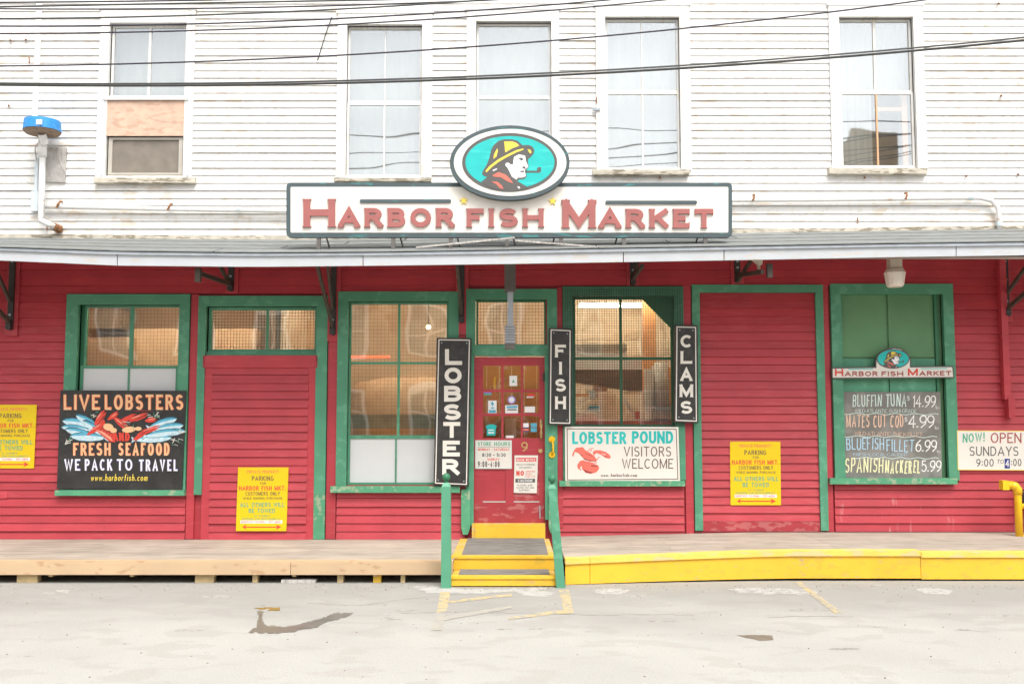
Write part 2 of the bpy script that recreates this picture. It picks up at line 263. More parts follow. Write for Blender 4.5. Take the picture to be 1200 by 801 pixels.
# ------------------------------------------------------------------ stroke lettering (own glyphs, drawn as ribbons)
def ar(cx, cy, rx, ry, a0, a1, n=None):
    n = n or max(3, int(abs(a1-a0)/20)); return [(cx+rx*cos(rad(a0+(a1-a0)*i/n)), cy+ry*sin(rad(a0+(a1-a0)*i/n))) for i in range(n+1)]
GL = {
 'A': (.8, [[(0, 0), (.4, 1), (.8, 0)], [(.14, .3), (.66, .3)]]),
 'B': (.62, [[(0, 0), (0, 1)], [(0, 1), (.34, 1)]+ar(.34, .77, .24, .23, 80, -80)+[(.34, .54), (0, .54)], [(.3, .54)]+ar(.34, .27, .28, .27, 80, -80)+[(.34, 0), (0, 0)]]),
 'C': (.7, [ar(.38, .5, .38, .5, 45, 315)]), 'D': (.68, [[(0, 0), (0, 1)], [(0, 1), (.28, 1)]+ar(.28, .5, .4, .5, 80, -80)+[(.28, 0), (0, 0)]]),
 'E': (.54, [[(0, 0), (0, 1)], [(0, 1), (.54, 1)], [(0, .52), (.46, .52)], [(0, 0), (.54, 0)]]), 'F': (.52, [[(0, 0), (0, 1)], [(0, 1), (.52, 1)], [(0, .52), (.44, .52)]]),
 'G': (.74, [ar(.38, .5, .38, .5, 45, 335)+[(.74, .45), (.42, .45)]]), 'H': (.68, [[(0, 0), (0, 1)], [(.68, 0), (.68, 1)], [(0, .52), (.68, .52)]]), 'I': (.02, [[(.01, 0), (.01, 1)]]),
 'J': (.45, [[(.45, 1), (.45, .25)]+ar(.225, .25, .225, .25, -20, -170)]), 'K': (.64, [[(0, 0), (0, 1)], [(.62, 1), (0, .36)], [(.22, .58), (.64, 0)]]),
 'L': (.5, [[(0, 1), (0, 0)], [(0, 0), (.5, 0)]]), 'M': (.86, [[(0, 0), (0, 1)], [(0, 1), (.43, .08), (.86, 1)], [(.86, 1), (.86, 0)]]), 'N': (.7, [[(0, 0), (0, 1)], [(0, 1), (.7, 0)], [(.7, 0), (.7, 1)]]),
 'O': (.78, [ar(.39, .5, .39, .5, 0, 360)]), 'P': (.6, [[(0, 0), (0, 1)], [(0, 1), (.32, 1)]+ar(.32, .74, .28, .26, 80, -80)+[(.32, .48), (0, .48)]]),
 'Q': (.78, [ar(.39, .5, .39, .5, 0, 360), [(.5, .2), (.76, -.05)]]), 'R': (.64, [[(0, 0), (0, 1)], [(0, 1), (.32, 1)]+ar(.32, .75, .27, .25, 80, -80)+[(.32, .5), (0, .5)], [(.32, .48), (.64, 0)]]),
 'S': (.6, [ar(.3, .755, .28, .245, 25, 255)+ar(.3, .26, .3, .26, 80, -155)]), 'T': (.64, [[(0, 1), (.64, 1)], [(.32, 1), (.32, 0)]]),
 'U': (.66, [[(0, 1), (0, .3)]+ar(.33, .3, .33, .3, 190, 350)+[(.66, .3), (.66, 1)]]), 'V': (.74, [[(0, 1), (.37, 0), (.74, 1)]]), 'W': (1.06, [[(0, 1), (.27, 0), (.53, .95), (.79, 0), (1.06, 1)]]),
 'X': (.66, [[(0, 0), (.66, 1)], [(0, 1), (.66, 0)]]), 'Y': (.7, [[(0, 1), (.35, .45), (.7, 1)], [(.35, .45), (.35, 0)]]), 'Z': (.6, [[(0, 1), (.6, 1), (0, 0), (.6, 0)]]),
 '0': (.56, [ar(.28, .5, .28, .5, 0, 360)]), '1': (.2, [[(0, .8), (.18, 1), (.18, 0)]]), '2': (.56, [ar(.28, .72, .27, .28, 160, -35)+[(0, 0), (.56, 0)]]),
 '3': (.54, [ar(.25, .76, .25, .24, 150, -80), ar(.26, .27, .28, .27, 80, -150)]), '4': (.58, [[(.42, 0), (.42, 1), (0, .3), (.58, .3)]]),
 '5': (.54, [[(.5, 1), (.08, 1), (.04, .56)]+ar(.25, .33, .29, .33, 125, -150)]), '6': (.56, [ar(.28, .3, .28, .3, 0, 360), [(0, .35), (.06, .68), (.42, 1)]]),
 '7': (.54, [[(0, 1), (.54, 1), (.18, 0)]]), '8': (.56, [ar(.28, .76, .24, .24, 0, 360), ar(.28, .27, .28, .27, 0, 360)]), '9': (.56, [ar(.28, .7, .28, .3, 0, 360), [(.56, .65), (.5, .3), (.16, 0)]]),
 '.': (.08, [[(.0, .05), (.08, .05)]]), ',': (.1, [[(.06, .1), (0, -.12)]]), '-': (.34, [[(0, .46), (.34, .46)]]), ':': (.08, [[(0, .2), (.08, .2)], [(0, .65), (.08, .65)]]),
 '!': (.06, [[(.03, .32), (.03, 1)], [(0, .05), (.06, .05)]]), "'": (.05, [[(.03, .75), (.03, 1)]]), '$': (.5, [ar(.25, .72, .23, .2, 25, 255)+ar(.25, .3, .25, .22, 80, -155), [(.25, -.05), (.25, 1.05)]]),
 '@': (.12, [[(0, .45), (.12, .45)]]),
 'a': (.44, [ar(.22, .28, .22, .28, 0, 360), [(.44, .58), (.44, 0)]]), 'b': (.44, [[(0, 1), (0, 0)], ar(.22, .28, .22, .28, 0, 360)]), 'c': (.38, [ar(.22, .28, .22, .28, 45, 315)]),
 'f': (.3, [[(.1, 0), (.1, .8)]+ar(.25, .82, .15, .16, 170, 70), [(0, .56), (.28, .56)]]), 'h': (.4, [[(0, 0), (0, 1)], [(0, .3)]+ar(.2, .36, .2, .2, 170, 0)+[(.4, 0)]]),
 'i': (.02, [[(.01, 0), (.01, .56)], [(.0, .78), (.03, .78)]]), 'm': (.66, [[(0, 0), (0, .56)], ar(.165, .38, .165, .18, 180, 0)+[(.33, 0)], ar(.495, .38, .165, .18, 180, 0)+[(.66, 0)]]),
 'o': (.46, [ar(.23, .28, .23, .28, 0, 360)]), 'r': (.26, [[(0, 0), (0, .56)], ar(.18, .36, .18, .2, 180, 60)]), 's': (.34, [ar(.17, .42, .16, .14, 25, 255)+ar(.17, .14, .17, .14, 80, -155)]),
 'w': (.6, [[(0, .56), (.15, 0), (.3, .52), (.45, 0), (.6, .56)]]), 'l': (.02, [[(.01, 0), (.01, 1)]]),
}
def ribbon(mb, pts, t, y, thick, m, tf, taper=None):
    n = len(pts); closed = n > 3 and abs(pts[0][0]-pts[-1][0])+abs(pts[0][1]-pts[-1][1]) < 1e-6
    if closed: pts = pts[:-1]; n -= 1
    def unit(a, b):
        dx, dy = b[0]-a[0], b[1]-a[1]; l = math.hypot(dx, dy) or 1; return (dx/l, dy/l)
    Lp, Rp = [], []
    for i in range(n):
        a = pts[i-1] if (i > 0 or closed) else None; c = pts[(i+1) % n] if (i < n-1 or closed) else None
        d1 = unit(a, pts[i]) if a else unit(pts[i], c); d2 = unit(pts[i], c) if c else d1
        nx, ny = -(d1[1]+d2[1]), d1[0]+d2[0]; l = math.hypot(nx, ny) or 1; nx /= l; ny /= l
        k = 1/max(.45, nx*(-d1[1])+ny*d1[0]); h = t/2*k
        Lp.append((pts[i][0]+nx*h, pts[i][1]+ny*h)); Rp.append((pts[i][0]-nx*h, pts[i][1]-ny*h))
    A = [tf(*p) for p in Lp]; B = [tf(*p) for p in Rp]
    vs = [(p[0], y, p[1]) for p in A]+[(p[0], y, p[1]) for p in B]; fs = []; seg = n if closed else n-1
    for i in range(seg):
        j = (i+1) % n; fs.append([i+n, j+n, j, i])
    if thick:
        vs += [(p[0], y+thick, p[1]) for p in A]+[(p[0], y+thick, p[1]) for p in B]
        for i in range(seg):
            j = (i+1) % n; fs.append([i, j, j+2*n, i+2*n]); fs.append([j+n, i+n, i+3*n, j+3*n])
        if not closed: fs += [[0, 2*n, 3*n, n], [n-1, 2*n-1, 4*n-1, 3*n-1]]
    mb.add(vs, fs, m)
def text(s, x0, x1, base, hgt, y, mt, parent, wt=.16, sp=.14, serif=0, thick=0, slope=0, jit=0, slant=0, each=False, name='lettering', space=.38, small=None, yj=0.0, label=None, outline=None):
    """s set between pixel columns x0..x1 on the baseline row, cap height hgt px, stroke weight wt (fraction of the height)."""
    rr = random.Random(hash(s) % 1000 if False else sum(map(ord, s)))
    sc = [(.76 if (small and i not in small) else 1.0) for i in range(len(s))]
    t = wt*hgt; nat = 0; fixed = 0
    for i, c in enumerate(s):
        if c == ' ': nat += space*hgt
        else: nat += GL[c][0]*hgt*sc[i]; fixed += t
        if i < len(s)-1: fixed += sp*hgt
    kx = max(.15, (x1-x0-fixed)/nat); x = x0; mb = MB(); objs = []
    for i, c in enumerate(s):
        if c == ' ': x += space*hgt*kx+sp*hgt; continue
        wd, strokes = GL[c]; h = hgt*sc[i]; wpx = wd*h*kx; ang = jit*rr.uniform(-1, 1); dy = yj*hgt*rr.uniform(-1, 1)
        def tfm(u, v, x=x, h=h, ang=ang, dy=dy):
            xx = u+ang*v+slant*v; return P(x+t/2+xx, base-v+slope*(x+u-x0)+dy, y)
        cur = MB() if each else mb; k = 0
        jobs = [(wt*hgt*(1 if sc[i] == 1 else .92), 0, 0)] if not outline else [(wt*hgt*(1+outline[1]), 0, 0), (wt*hgt, 1, -.0012)]
        for tw, mi, dyo in jobs:
            for st in strokes:
                pts = [(u*h*kx, tw/2+v*(h-tw)) for u, v in st]
                full = list(pts)
                if not (abs(pts[0][0]-pts[-1][0])+abs(pts[0][1]-pts[-1][1]) < 1e-6):
                    for e, nb in ((0, 1), (-1, -2)):      # run upright stroke ends out to the cap line and the baseline
                        if st[e][1] in (0, 1):
                            dx_, dy_ = pts[e][0]-pts[nb][0], pts[e][1]-pts[nb][1]; l_ = math.hypot(dx_, dy_) or 1
                            if abs(dy_)/l_ > .5: full[e] = (pts[e][0]+dx_/l_*tw/2, pts[e][1]+dy_/l_*tw/2)
                    for e, nb in ((0, 1), (-1, -2)):      # and level strokes out to the letter's own side
                        dx_, dy_ = pts[e][0]-pts[nb][0], pts[e][1]-pts[nb][1]; l_ = math.hypot(dx_, dy_) or 1
                        if abs(dx_)/l_ > .95 and (st[e][0] == 0 or abs(st[e][0]-wd) < 1e-6): full[e] = (pts[e][0]+dx_/l_*tw/2, pts[e][1])
                ribbon(cur, full, tw, y+dyo-.00015*k, thick, mi, tfm); k += 1
                if serif:
                    q0 = serif*hgt
                    for e, nb in ((0, 1), (-1, -2)):
                        a, b = pts[e], pts[nb]; L = math.hypot(a[0]-b[0], a[1]-b[1]) or 1; dx, dy2 = (a[0]-b[0])/L, (a[1]-b[1])/L; a = a if abs(dy2) > .7 else (full[e][0]-(q0/2 if dx > 0 else -q0/2), full[e][1])
                        if abs(pts[0][0]-pts[-1][0])+abs(pts[0][1]-pts[-1][1]) < 1e-6: continue
                        q = serif*hgt
                        if abs(dy2) > .7 and (a[1] < tw*.7 or a[1] > h-tw*.7):
                            yy = q/2 if a[1] < h/2 else h-q/2; ex = tw/2+q*1.0
                            ribbon(cur, [(a[0]-ex, yy), (a[0]+ex, yy)], q, y-.00015*k, thick, 0, tfm); k += 1
                        elif abs(dx) > .95 and a[0] > .8*wpx*.9:
                            sg = 1 if a[1] < h*.3 else -1
                            if c in 'ELFTZ':
                                ribbon(cur, [(a[0], a[1]-sg*tw/2), (a[0], a[1]+sg*(tw/2+q*1.3))], q, y-.00015*k, thick, 0, tfm); k += 1
                        elif abs(dx) > .95 and c in 'TZ' and a[0] < .2*wpx+tw:
                            ribbon(cur, [(a[0], a[1]+tw/2), (a[0], a[1]-tw/2-q*1.3)], q, y-.00015*k, thick, 0, tfm); k += 1
        if each: objs.append(cur.build('letter', mt, parent))
        x += wpx+t+sp*hgt
    if not each: objs.append(mb.build(name, mt, parent, label=label))
    return objs
def shapes(name, mt, parent, y, polys, thick=.0012, tf=None, **kw):       # flat painted shapes in pixel coordinates
    mb = MB()
    for k, poly in enumerate(polys):
        yy = y-.0002*k; pl = [(tf(a, b) if tf else (a, b)) for a, b in poly]; mb.prism([P(a, b, yy) for a, b in pl], yy, y+thick)
    return mb.build(name, mt, parent, **kw)
def ellp(cx, cy, rx, ry, n=40, a=0):
    return [(cx+rx*cos(2*pi*i/n)*cos(a)-ry*sin(2*pi*i/n)*sin(a), cy+rx*cos(2*pi*i/n)*sin(a)+ry*sin(2*pi*i/n)*cos(a)) for i in range(n)]

# ------------------------------------------------------------------ the setting: ground, wear on it
def ground():
    mb = MB(); nx, ny = 60, 40
    xs = [-70+140*i/nx for i in range(nx+1)]; ys = [-40+40.8*j/ny for j in range(ny+1)]
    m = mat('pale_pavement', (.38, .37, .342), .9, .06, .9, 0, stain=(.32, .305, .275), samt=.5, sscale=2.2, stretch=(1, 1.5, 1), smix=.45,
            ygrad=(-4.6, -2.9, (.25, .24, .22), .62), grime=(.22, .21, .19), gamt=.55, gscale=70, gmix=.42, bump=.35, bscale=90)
    vs = [(x, y, 0) for y in ys for x in xs]; n = nx+1
    mb.add(vs, [[j*n+i, j*n+i+1, (j+1)*n+i+1, (j+1)*n+i] for j in range(ny) for i in range(nx)])
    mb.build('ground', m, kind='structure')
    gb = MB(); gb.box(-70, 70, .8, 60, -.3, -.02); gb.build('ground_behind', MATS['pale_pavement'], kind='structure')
ground()
def patch(name, mt, pts, z, rough=0.0, seed=1, **kw):
    rr = random.Random(seed); out = []
    n = len(pts)
    for i in range(n):
        a, b = pts[i], pts[(i+1) % n]; k = max(1, int(math.hypot(b[0]-a[0], (b[1]-a[1])*3)/3.2)) if rough else 1
        for j in range(k):
            u = j/k; out.append((a[0]+(b[0]-a[0])*u+rr.uniform(-1, 1)*rough*1.3, a[1]+(b[1]-a[1])*u+rr.uniform(-1, 1)*rough))
    g = [G(a, b, z) for a, b in out]
    tri = geometry.tessellate_polygon([[Vector((p[0], p[1], 0)) for p in g]])
    mb = MB(); fs = []
    for t in tri:
        t = list(t); (ax, az), (bx, bz), (cx, cz) = [g[i] for i in t]
        if (bx-ax)*(cz-az)-(bz-az)*(cx-ax) < 0: t = t[::-1]
        fs.append(t)
    mb.add([(p[0], p[1], z) for p in g], fs); return mb.build(name, mt, kind='structure', **kw)
patch('damp_patch', M['wet'], [(292, 740), (300, 734), (303, 722), (301, 716), (308, 714), (306, 722), (309, 731), (325, 734), (345, 732), (366, 727), (380, 723), (392, 718), (414, 718), (404, 723), (386, 727), (372, 733), (352, 738), (325, 741)], .0036, 1.3, 3)
patch('puddle', M['wet_b'], [(297, 712), (310, 711), (328, 711), (328, 715), (312, 715)], .0022, .25, 4)
patch('pale_patch', M['salt'], [(303, 718), (306, 714), (316, 713), (312, 716)], .0028, .4, 5)
patch('damp_patch', M['wet'], [(863, 744), (880, 743), (905, 744), (906, 749), (892, 750), (876, 747)], .0016, .4, 6)
for k, e in enumerate([[(695, 690), (712, 689), (740, 690), (730, 696), (700, 695)], [(850, 690), (880, 688), (920, 689), (962, 691), (955, 696), (905, 696), (870, 694)],
          [(1072, 689), (1090, 688), (1116, 691), (1113, 696), (1085, 695)], [(600, 690), (640, 692), (650, 694), (640, 699), (615, 698)], [(482, 686), (520, 686), (545, 690), (640, 688), (640, 691), (560, 695), (500, 694)],
          [(685, 739), (692, 738), (692, 741)], [(446, 719), (456, 718), (455, 721)], [(1022, 685), (1034, 684), (1032, 686)], [(65, 691), (82, 691), (80, 694), (68, 694)]]):
    patch('pale_patch', M['salt'], e, .0014+.0001*k, .6, 20+k)
for k, e in enumerate([[(516, 693), (528, 693), (523, 717), (512, 717)], [(655, 690), (667, 690), (672, 716), (661, 716)], [(930, 681), (938, 681), (987, 717), (978, 718)],
          [(526, 706), (528, 703), (580, 697), (600, 695), (600, 698), (578, 700)], [(596, 723), (650, 715), (672, 714), (672, 718), (648, 719), (596, 726)]]):
    patch('painted_line', M['paint_l'], e, .0020+.0002*k, .35, 40+k)
rs_ = random.Random(31)
for k in range(22):
    cx_, cy_ = rs_.uniform(0, 1200), rs_.choice([rs_.uniform(688, 735), rs_.uniform(690, 790)]); w_ = rs_.uniform(4, 26); h_2 = rs_.uniform(.6, 2.0)
    patch('pavement_stain', M['stainp'], [(cx_+w_*cos(a_)*rs_.uniform(.6, 1.1), cy_+h_2*sin(a_)*rs_.uniform(.6, 1.1)) for a_ in [2*pi*i_/9 for i_ in range(9)]], .0007+.00002*k, .25, 100+k)
for k, e in enumerate([[(515, 722), (600, 709), (600, 712), (518, 727)], [(510, 717), (522, 718), (518, 738), (506, 738)]]):
    patch('painted_line', M['paint_f'], e, .0032+.0002*k, .4, 60+k)
def crack(pts, wpx, seed):
    rr = random.Random(seed); up = []; dn = []
    for i in range(len(pts)-1):
        for j in range(6):
            u = j/6; a, b = pts[i], pts[i+1]; x = a[0]+(b[0]-a[0])*u; y = a[1]+(b[1]-a[1])*u+rr.uniform(-.6, .6)
            h = wpx*rr.uniform(.25, 1); up.append((x, y-h/2)); dn.append((x, y+h/2))
    patch('pavement_crack', M['crack'], up+dn[::-1], .0012)
crack([(470, 718), (540, 716), (610, 718), (690, 720), (780, 719), (820, 721)], .8, 1); crack([(360, 706), (420, 709), (480, 701), (560, 694)], .7, 2)
crack([(900, 723), (950, 721), (1010, 722)], 1.0, 3); crack([(1120, 738), (1180, 740)], .5, 4)

# ------------------------------------------------------------------ the market building
BLD = thing('market_building', 'two storey wooden market with white clapboard above and red clapboard shop front below', 'building', (0, 0, 0))
ZB = .22; ZSPLIT = 3.96; ZTOP = 8.6; XL, XR = -11.5, 11.5
def wall_with_holes(name, mt, x0, x1, z0, z1, holes, y0, y1):
    mb = MB(); xs = sorted({x0, x1, *[h[0] for h in holes], *[h[1] for h in holes]}); zs = sorted({z0, z1, *[h[2] for h in holes], *[h[3] for h in holes]})
    for i in range(len(xs)-1):
        run = None
        for j in range(len(zs)-1):
            cx, cz = (xs[i]+xs[i+1])/2, (zs[j]+zs[j+1])/2
            solid = not any(h[0] < cx < h[1] and h[2] < cz < h[3] for h in holes)
            if solid and run is None: run = zs[j]
            if not solid and run is not None: mb.box(xs[i], xs[i+1], y0, y1, run, zs[j]); run = None
        if run is not None: mb.box(xs[i], xs[i+1], y0, y1, run, zs[-1])
    return mb.build(name, mt, BLD)
def clap_mesh(exp, mt, thick=.027, top=.004):
    me = bpy.data.meshes.new('clapboard')
    me.from_pydata([(0, -thick, 0), (1, -thick, 0), (1, .02, 0), (0, .02, 0), (0, -top, exp-.0015), (1, -top, exp-.0015), (1, .02, exp-.0015), (0, .02, exp-.0015)], [],
                   [(0, 1, 5, 4), (1, 2, 6, 5), (2, 3, 7, 6), (3, 0, 4, 7), (4, 5, 6, 7), (3, 2, 1, 0)])
    me.materials.append(mt); me.update(); return me
def clap(me, parent, x0, x1, z, rr, name='clapboard', y=0, tilt=.0012):
    o = bpy.data.objects.new(name, me); COL.objects.link(o); o.parent = parent
    o.location = Vector((x0+.001, y+rr.uniform(-.0015, .0015), z+rr.uniform(-.0025, .0025)))-WL[parent]; o.scale = (x1-x0-.002, rr.uniform(.85, 1.2), 1)
    o.rotation_euler = (0, rr.uniform(-tilt, tilt)/max(1, (x1-x0)/3), 0); WL[o] = Vector((x0, 0, z))
def clad(me, parent, exp, z0, z1, blocks, x0, x1, joints, seed, alt=None):
    rr = random.Random(seed); n = int(round((z1-z0)/exp)); cnt = 0
    for i in range(n):
        z = z0+i*exp; zc = z+exp/2; iv = [(x0, x1)]
        for b in blocks:
            if b[2] < zc < b[3]:
                nv = []
                for a, c in iv:
                    if b[1] <= a or b[0] >= c: nv.append((a, c)); continue
                    if b[0] > a: nv.append((a, b[0]))
                    if b[1] < c: nv.append((b[1], c))
                iv = nv
        for a, c in iv:
            if c-a < .03: continue
            cuts = [a]
            if c-a > 2.4 and rr.random() < joints: cuts.append(a+(c-a)*rr.uniform(.25, .75))
            cuts.append(c)
            for q in range(len(cuts)-1): clap(alt[0] if alt and cuts[q] > alt[1] and z < alt[2] else me, parent, cuts[q], cuts[q+1], z, rr); cnt += 1
    print('clapboards', cnt)

# openings: outer casing rows/cols and glass rows/cols in photo pixels (ref row = where the columns were read)
UP = [dict(c=(118, 13, 229, 209), g=(129, 28, 219, 207), ref=60), dict(c=(396, 17, 507, 209), g=(407, 30, 495, 207), ref=60), dict(c=(547, 13, 655, 209), g=(558, 26, 646, 207), ref=60),
      dict(c=(698, 8, 808, 200), g=(709, 21, 796, 198), ref=60), dict(c=(971, 8, 1081, 198), g=(983, 21, 1070, 196), ref=60)]
for u in UP: u['C'] = R(*u['c'], ref=u['ref']); u['H'] = R(*u['g'], ref=u['ref'])
LO = dict(
 A=dict(c=(80, 345, 224, 574), g=(94, 357, 212, 572), ref=350), B=dict(c=(234, 347, 385, 631), g=(243, 359, 372, 631), ref=352), C=dict(c=(397, 342, 538, 570), g=(409, 353, 526, 568), ref=345),
 D=dict(c=(659, 336, 800, 562), g=(671, 347, 789, 560), ref=345), E=dict(c=(810, 334, 963, 622), g=(819, 343, 954, 622), ref=340), F=dict(c=(972, 333, 1115, 562), g=(984, 345, 1103, 560), ref=340),
 N=dict(c=(546, 339, 653, 627), g=(556, 351, 640, 615), ref=480))
for u in LO.values(): u['C'] = R(*u['c'], ref=u['ref']); u['H'] = R(*u['g'], ref=u['ref'])
uw = wall_with_holes('upper_wall', M['white_trim'], XL, XR, ZSPLIT, ZTOP, [u['H'] for u in UP], .02, .16)
lw = wall_with_holes('lower_wall', M['red'], XL, XR, ZB-.2, ZSPLIT, [u['H'] for u in LO.values()], .02, .16)
EXU = .0985; zu0 = P(600, 277)[1]
clad(clap_mesh(EXU, M['white'], .019), uw, EXU, zu0, zu0+EXU*45, [u['C'] for u in UP]+[R(42, -60, 49, 140)], -9.6, 9.6, .35, 5)
EXR = .1025
def xc_(px): return P(px, 600)[0]
clad(clap_mesh(EXR, M['red'], .024), lw, EXR, ZB, ZB+EXR*36, [u['C'] for u in LO.values()]+[R(224, 345, 235, 631, ref=350), R(384, 342, 398, 631, ref=350), R(536, 340, 548, 575, ref=400), R(652, 337, 660, 570, ref=400), R(799, 334, 811, 631, ref=400), R(962, 333, 973, 620, ref=400)], -9.6, 9.6, .6, 9, alt=(clap_mesh(EXR, M['red_wash'], .024), xc_(968), .72))
box('red_base_board', M['red_low'], lw, XL, P(546, 600)[0], -.026, .0, .13, ZB-.002); box('red_base_board', M['red_low'], lw, P(655, 600)[0], XR, -.026, .0, .13, ZB+.03)
# flat red boards between the green frames
for a, b, r0, r1, rf in ((225, 234, 345, 631, 350), (386, 397, 342, 631, 350), (538, 546, 340, 578, 400), (653, 659, 337, 618, 400), (801, 810, 334, 632, 400), (963, 971, 333, 622, 400)):
    rbox('red_trim_board', M['red'], lw, R(a, r0, b, r1, ref=rf), -.022, .02)
mb = MB(); rr = random.Random(77)
for i in range(260):
    x_ = rr.uniform(-6.6, 6.6); z_ = ZB+EXR*rr.randint(0, 35)+.018
    if any(C_[0]-.05 < x_ < C_[1]+.05 and C_[2] < z_ < C_[3] for C_ in [u['C'] for u in LO.values()]): continue
    mb.tube([(x_, -.018, z_), (x_, -.0245, z_)], .004+.003*rr.random(), 5)
mb.build('nail_head', M['p_dred'], lw, kind='stuff')
mb = MB()
for i in range(200):
    x_ = rr.uniform(-6.6, 6.6); z_ = zu0+EXU*rr.randint(0, 40)+.018
    if any(C_[0]-.05 < x_ < C_[1]+.05 and C_[2] < z_ < C_[3] for C_ in [u['C'] for u in UP]): continue
    mb.tube([(x_, -.014, z_), (x_, -.0205, z_)], .003+.004*rr.random()**2, 5)
mb.build('nail_head', M['rust'], uw, kind='stuff')
box('cornice', M['white_trim'], BLD, XL, XR, -.25, .3, ZTOP, ZTOP+.3); box('roof', M['roof'], BLD, XL, XR, -.35, 9, ZTOP+.3, ZTOP+.45)
for s in (XL, XR-.14): box('side_wall', M['white'], BLD, s, s+.14, .16, 9, 0, ZTOP)
box('back_wall', M['white'], BLD, XL, XR, 9, 9.15, 0, ZTOP)
rbox('corner_board', M['white_trim'], uw, R(42.5, -60, 49, 141), -.030, .02)

def casing(win, C, H, mt, y0=-.046, y1=.17, bottom=False):
    x0, x1, z0, z1 = C; a0, a1, b0, b1 = H
    MB().prism([(x0, z0), (a0, z0), (a0, b1), (x0, z1)], y0, y1).build('casing_board', mt, win)
    MB().prism([(a1, z0), (x1, z0), (x1, z1), (a1, b1)], y0, y1).build('casing_board', mt, win)
    MB().prism([(x0, z1), (a0, b1), (a1, b1), (x1, z1)], y0-.002, y1).build('casing_board', mt, win)
def sash(win_parent, name, rect, cols, rows, w, y0, y1, mt, gmt, yg=None, skip=(), wm=None, panes=True):
    """rect world; cols/rows: inner muntin centres (world). Returns the sash object, panes are its children."""
    x0, x1, z0, z1 = rect; wm = wm or w*.6; mb = MB()
    mb.box(x0, x0+w, y0, y1, z0, z1); mb.box(x1-w, x1, y0, y1, z0, z1); mb.box(x0+w, x1-w, y0+.002, y1, z0, z0+w); mb.box(x0+w, x1-w, y0+.002, y1, z1-w, z1)
    xs = [x0+w]+[c for c in cols]+[x1-w]; zs = [z0+w]+[r for r in rows]+[z1-w]
    for c in cols: mb.box(c-wm/2, c+wm/2, y0+.003, y1, z0+w, z1-w)
    for r in rows:
        for i in range(len(xs)-1):
            a = xs[i]+(wm/2 if i else 0); b = xs[i+1]-(wm/2 if i < len(xs)-2 else 0); mb.box(a, b, y0+.005, y1, r-wm/2, r+wm/2)
    win = mb.build(name, mt, win_parent); yg = yg or (y0+y1)/2; res = []
    if panes:
        for i in range(len(xs)-1):
            for j in range(len(zs)-1):
                if (i, j) in skip: continue
                res.append(box('pane', gmt, win, xs[i], xs[i+1], yg, yg+.003, zs[j], zs[j+1]))
    return win
def curtain(parent, r, y, mt=None, seed=0):
    rr = random.Random(seed); mb = MB(); n = 48; x0, x1, z0, z1 = r; ph = rr.uniform(0, 6)
    t = [(x0+(x1-x0)*i/n, y+.007*sin(i*.9+ph)+.004*sin(i*2.3+ph*2)) for i in range(n+1)]
    vs = [(x, yy, z0) for x, yy in t]+[(x, yy, z1) for x, yy in t]; mb.add(vs, [[i, i+1, i+n+2, i+n+1] for i in range(n)])
    return mb.build('curtain', mt or M['curtain'], parent, smooth=True)

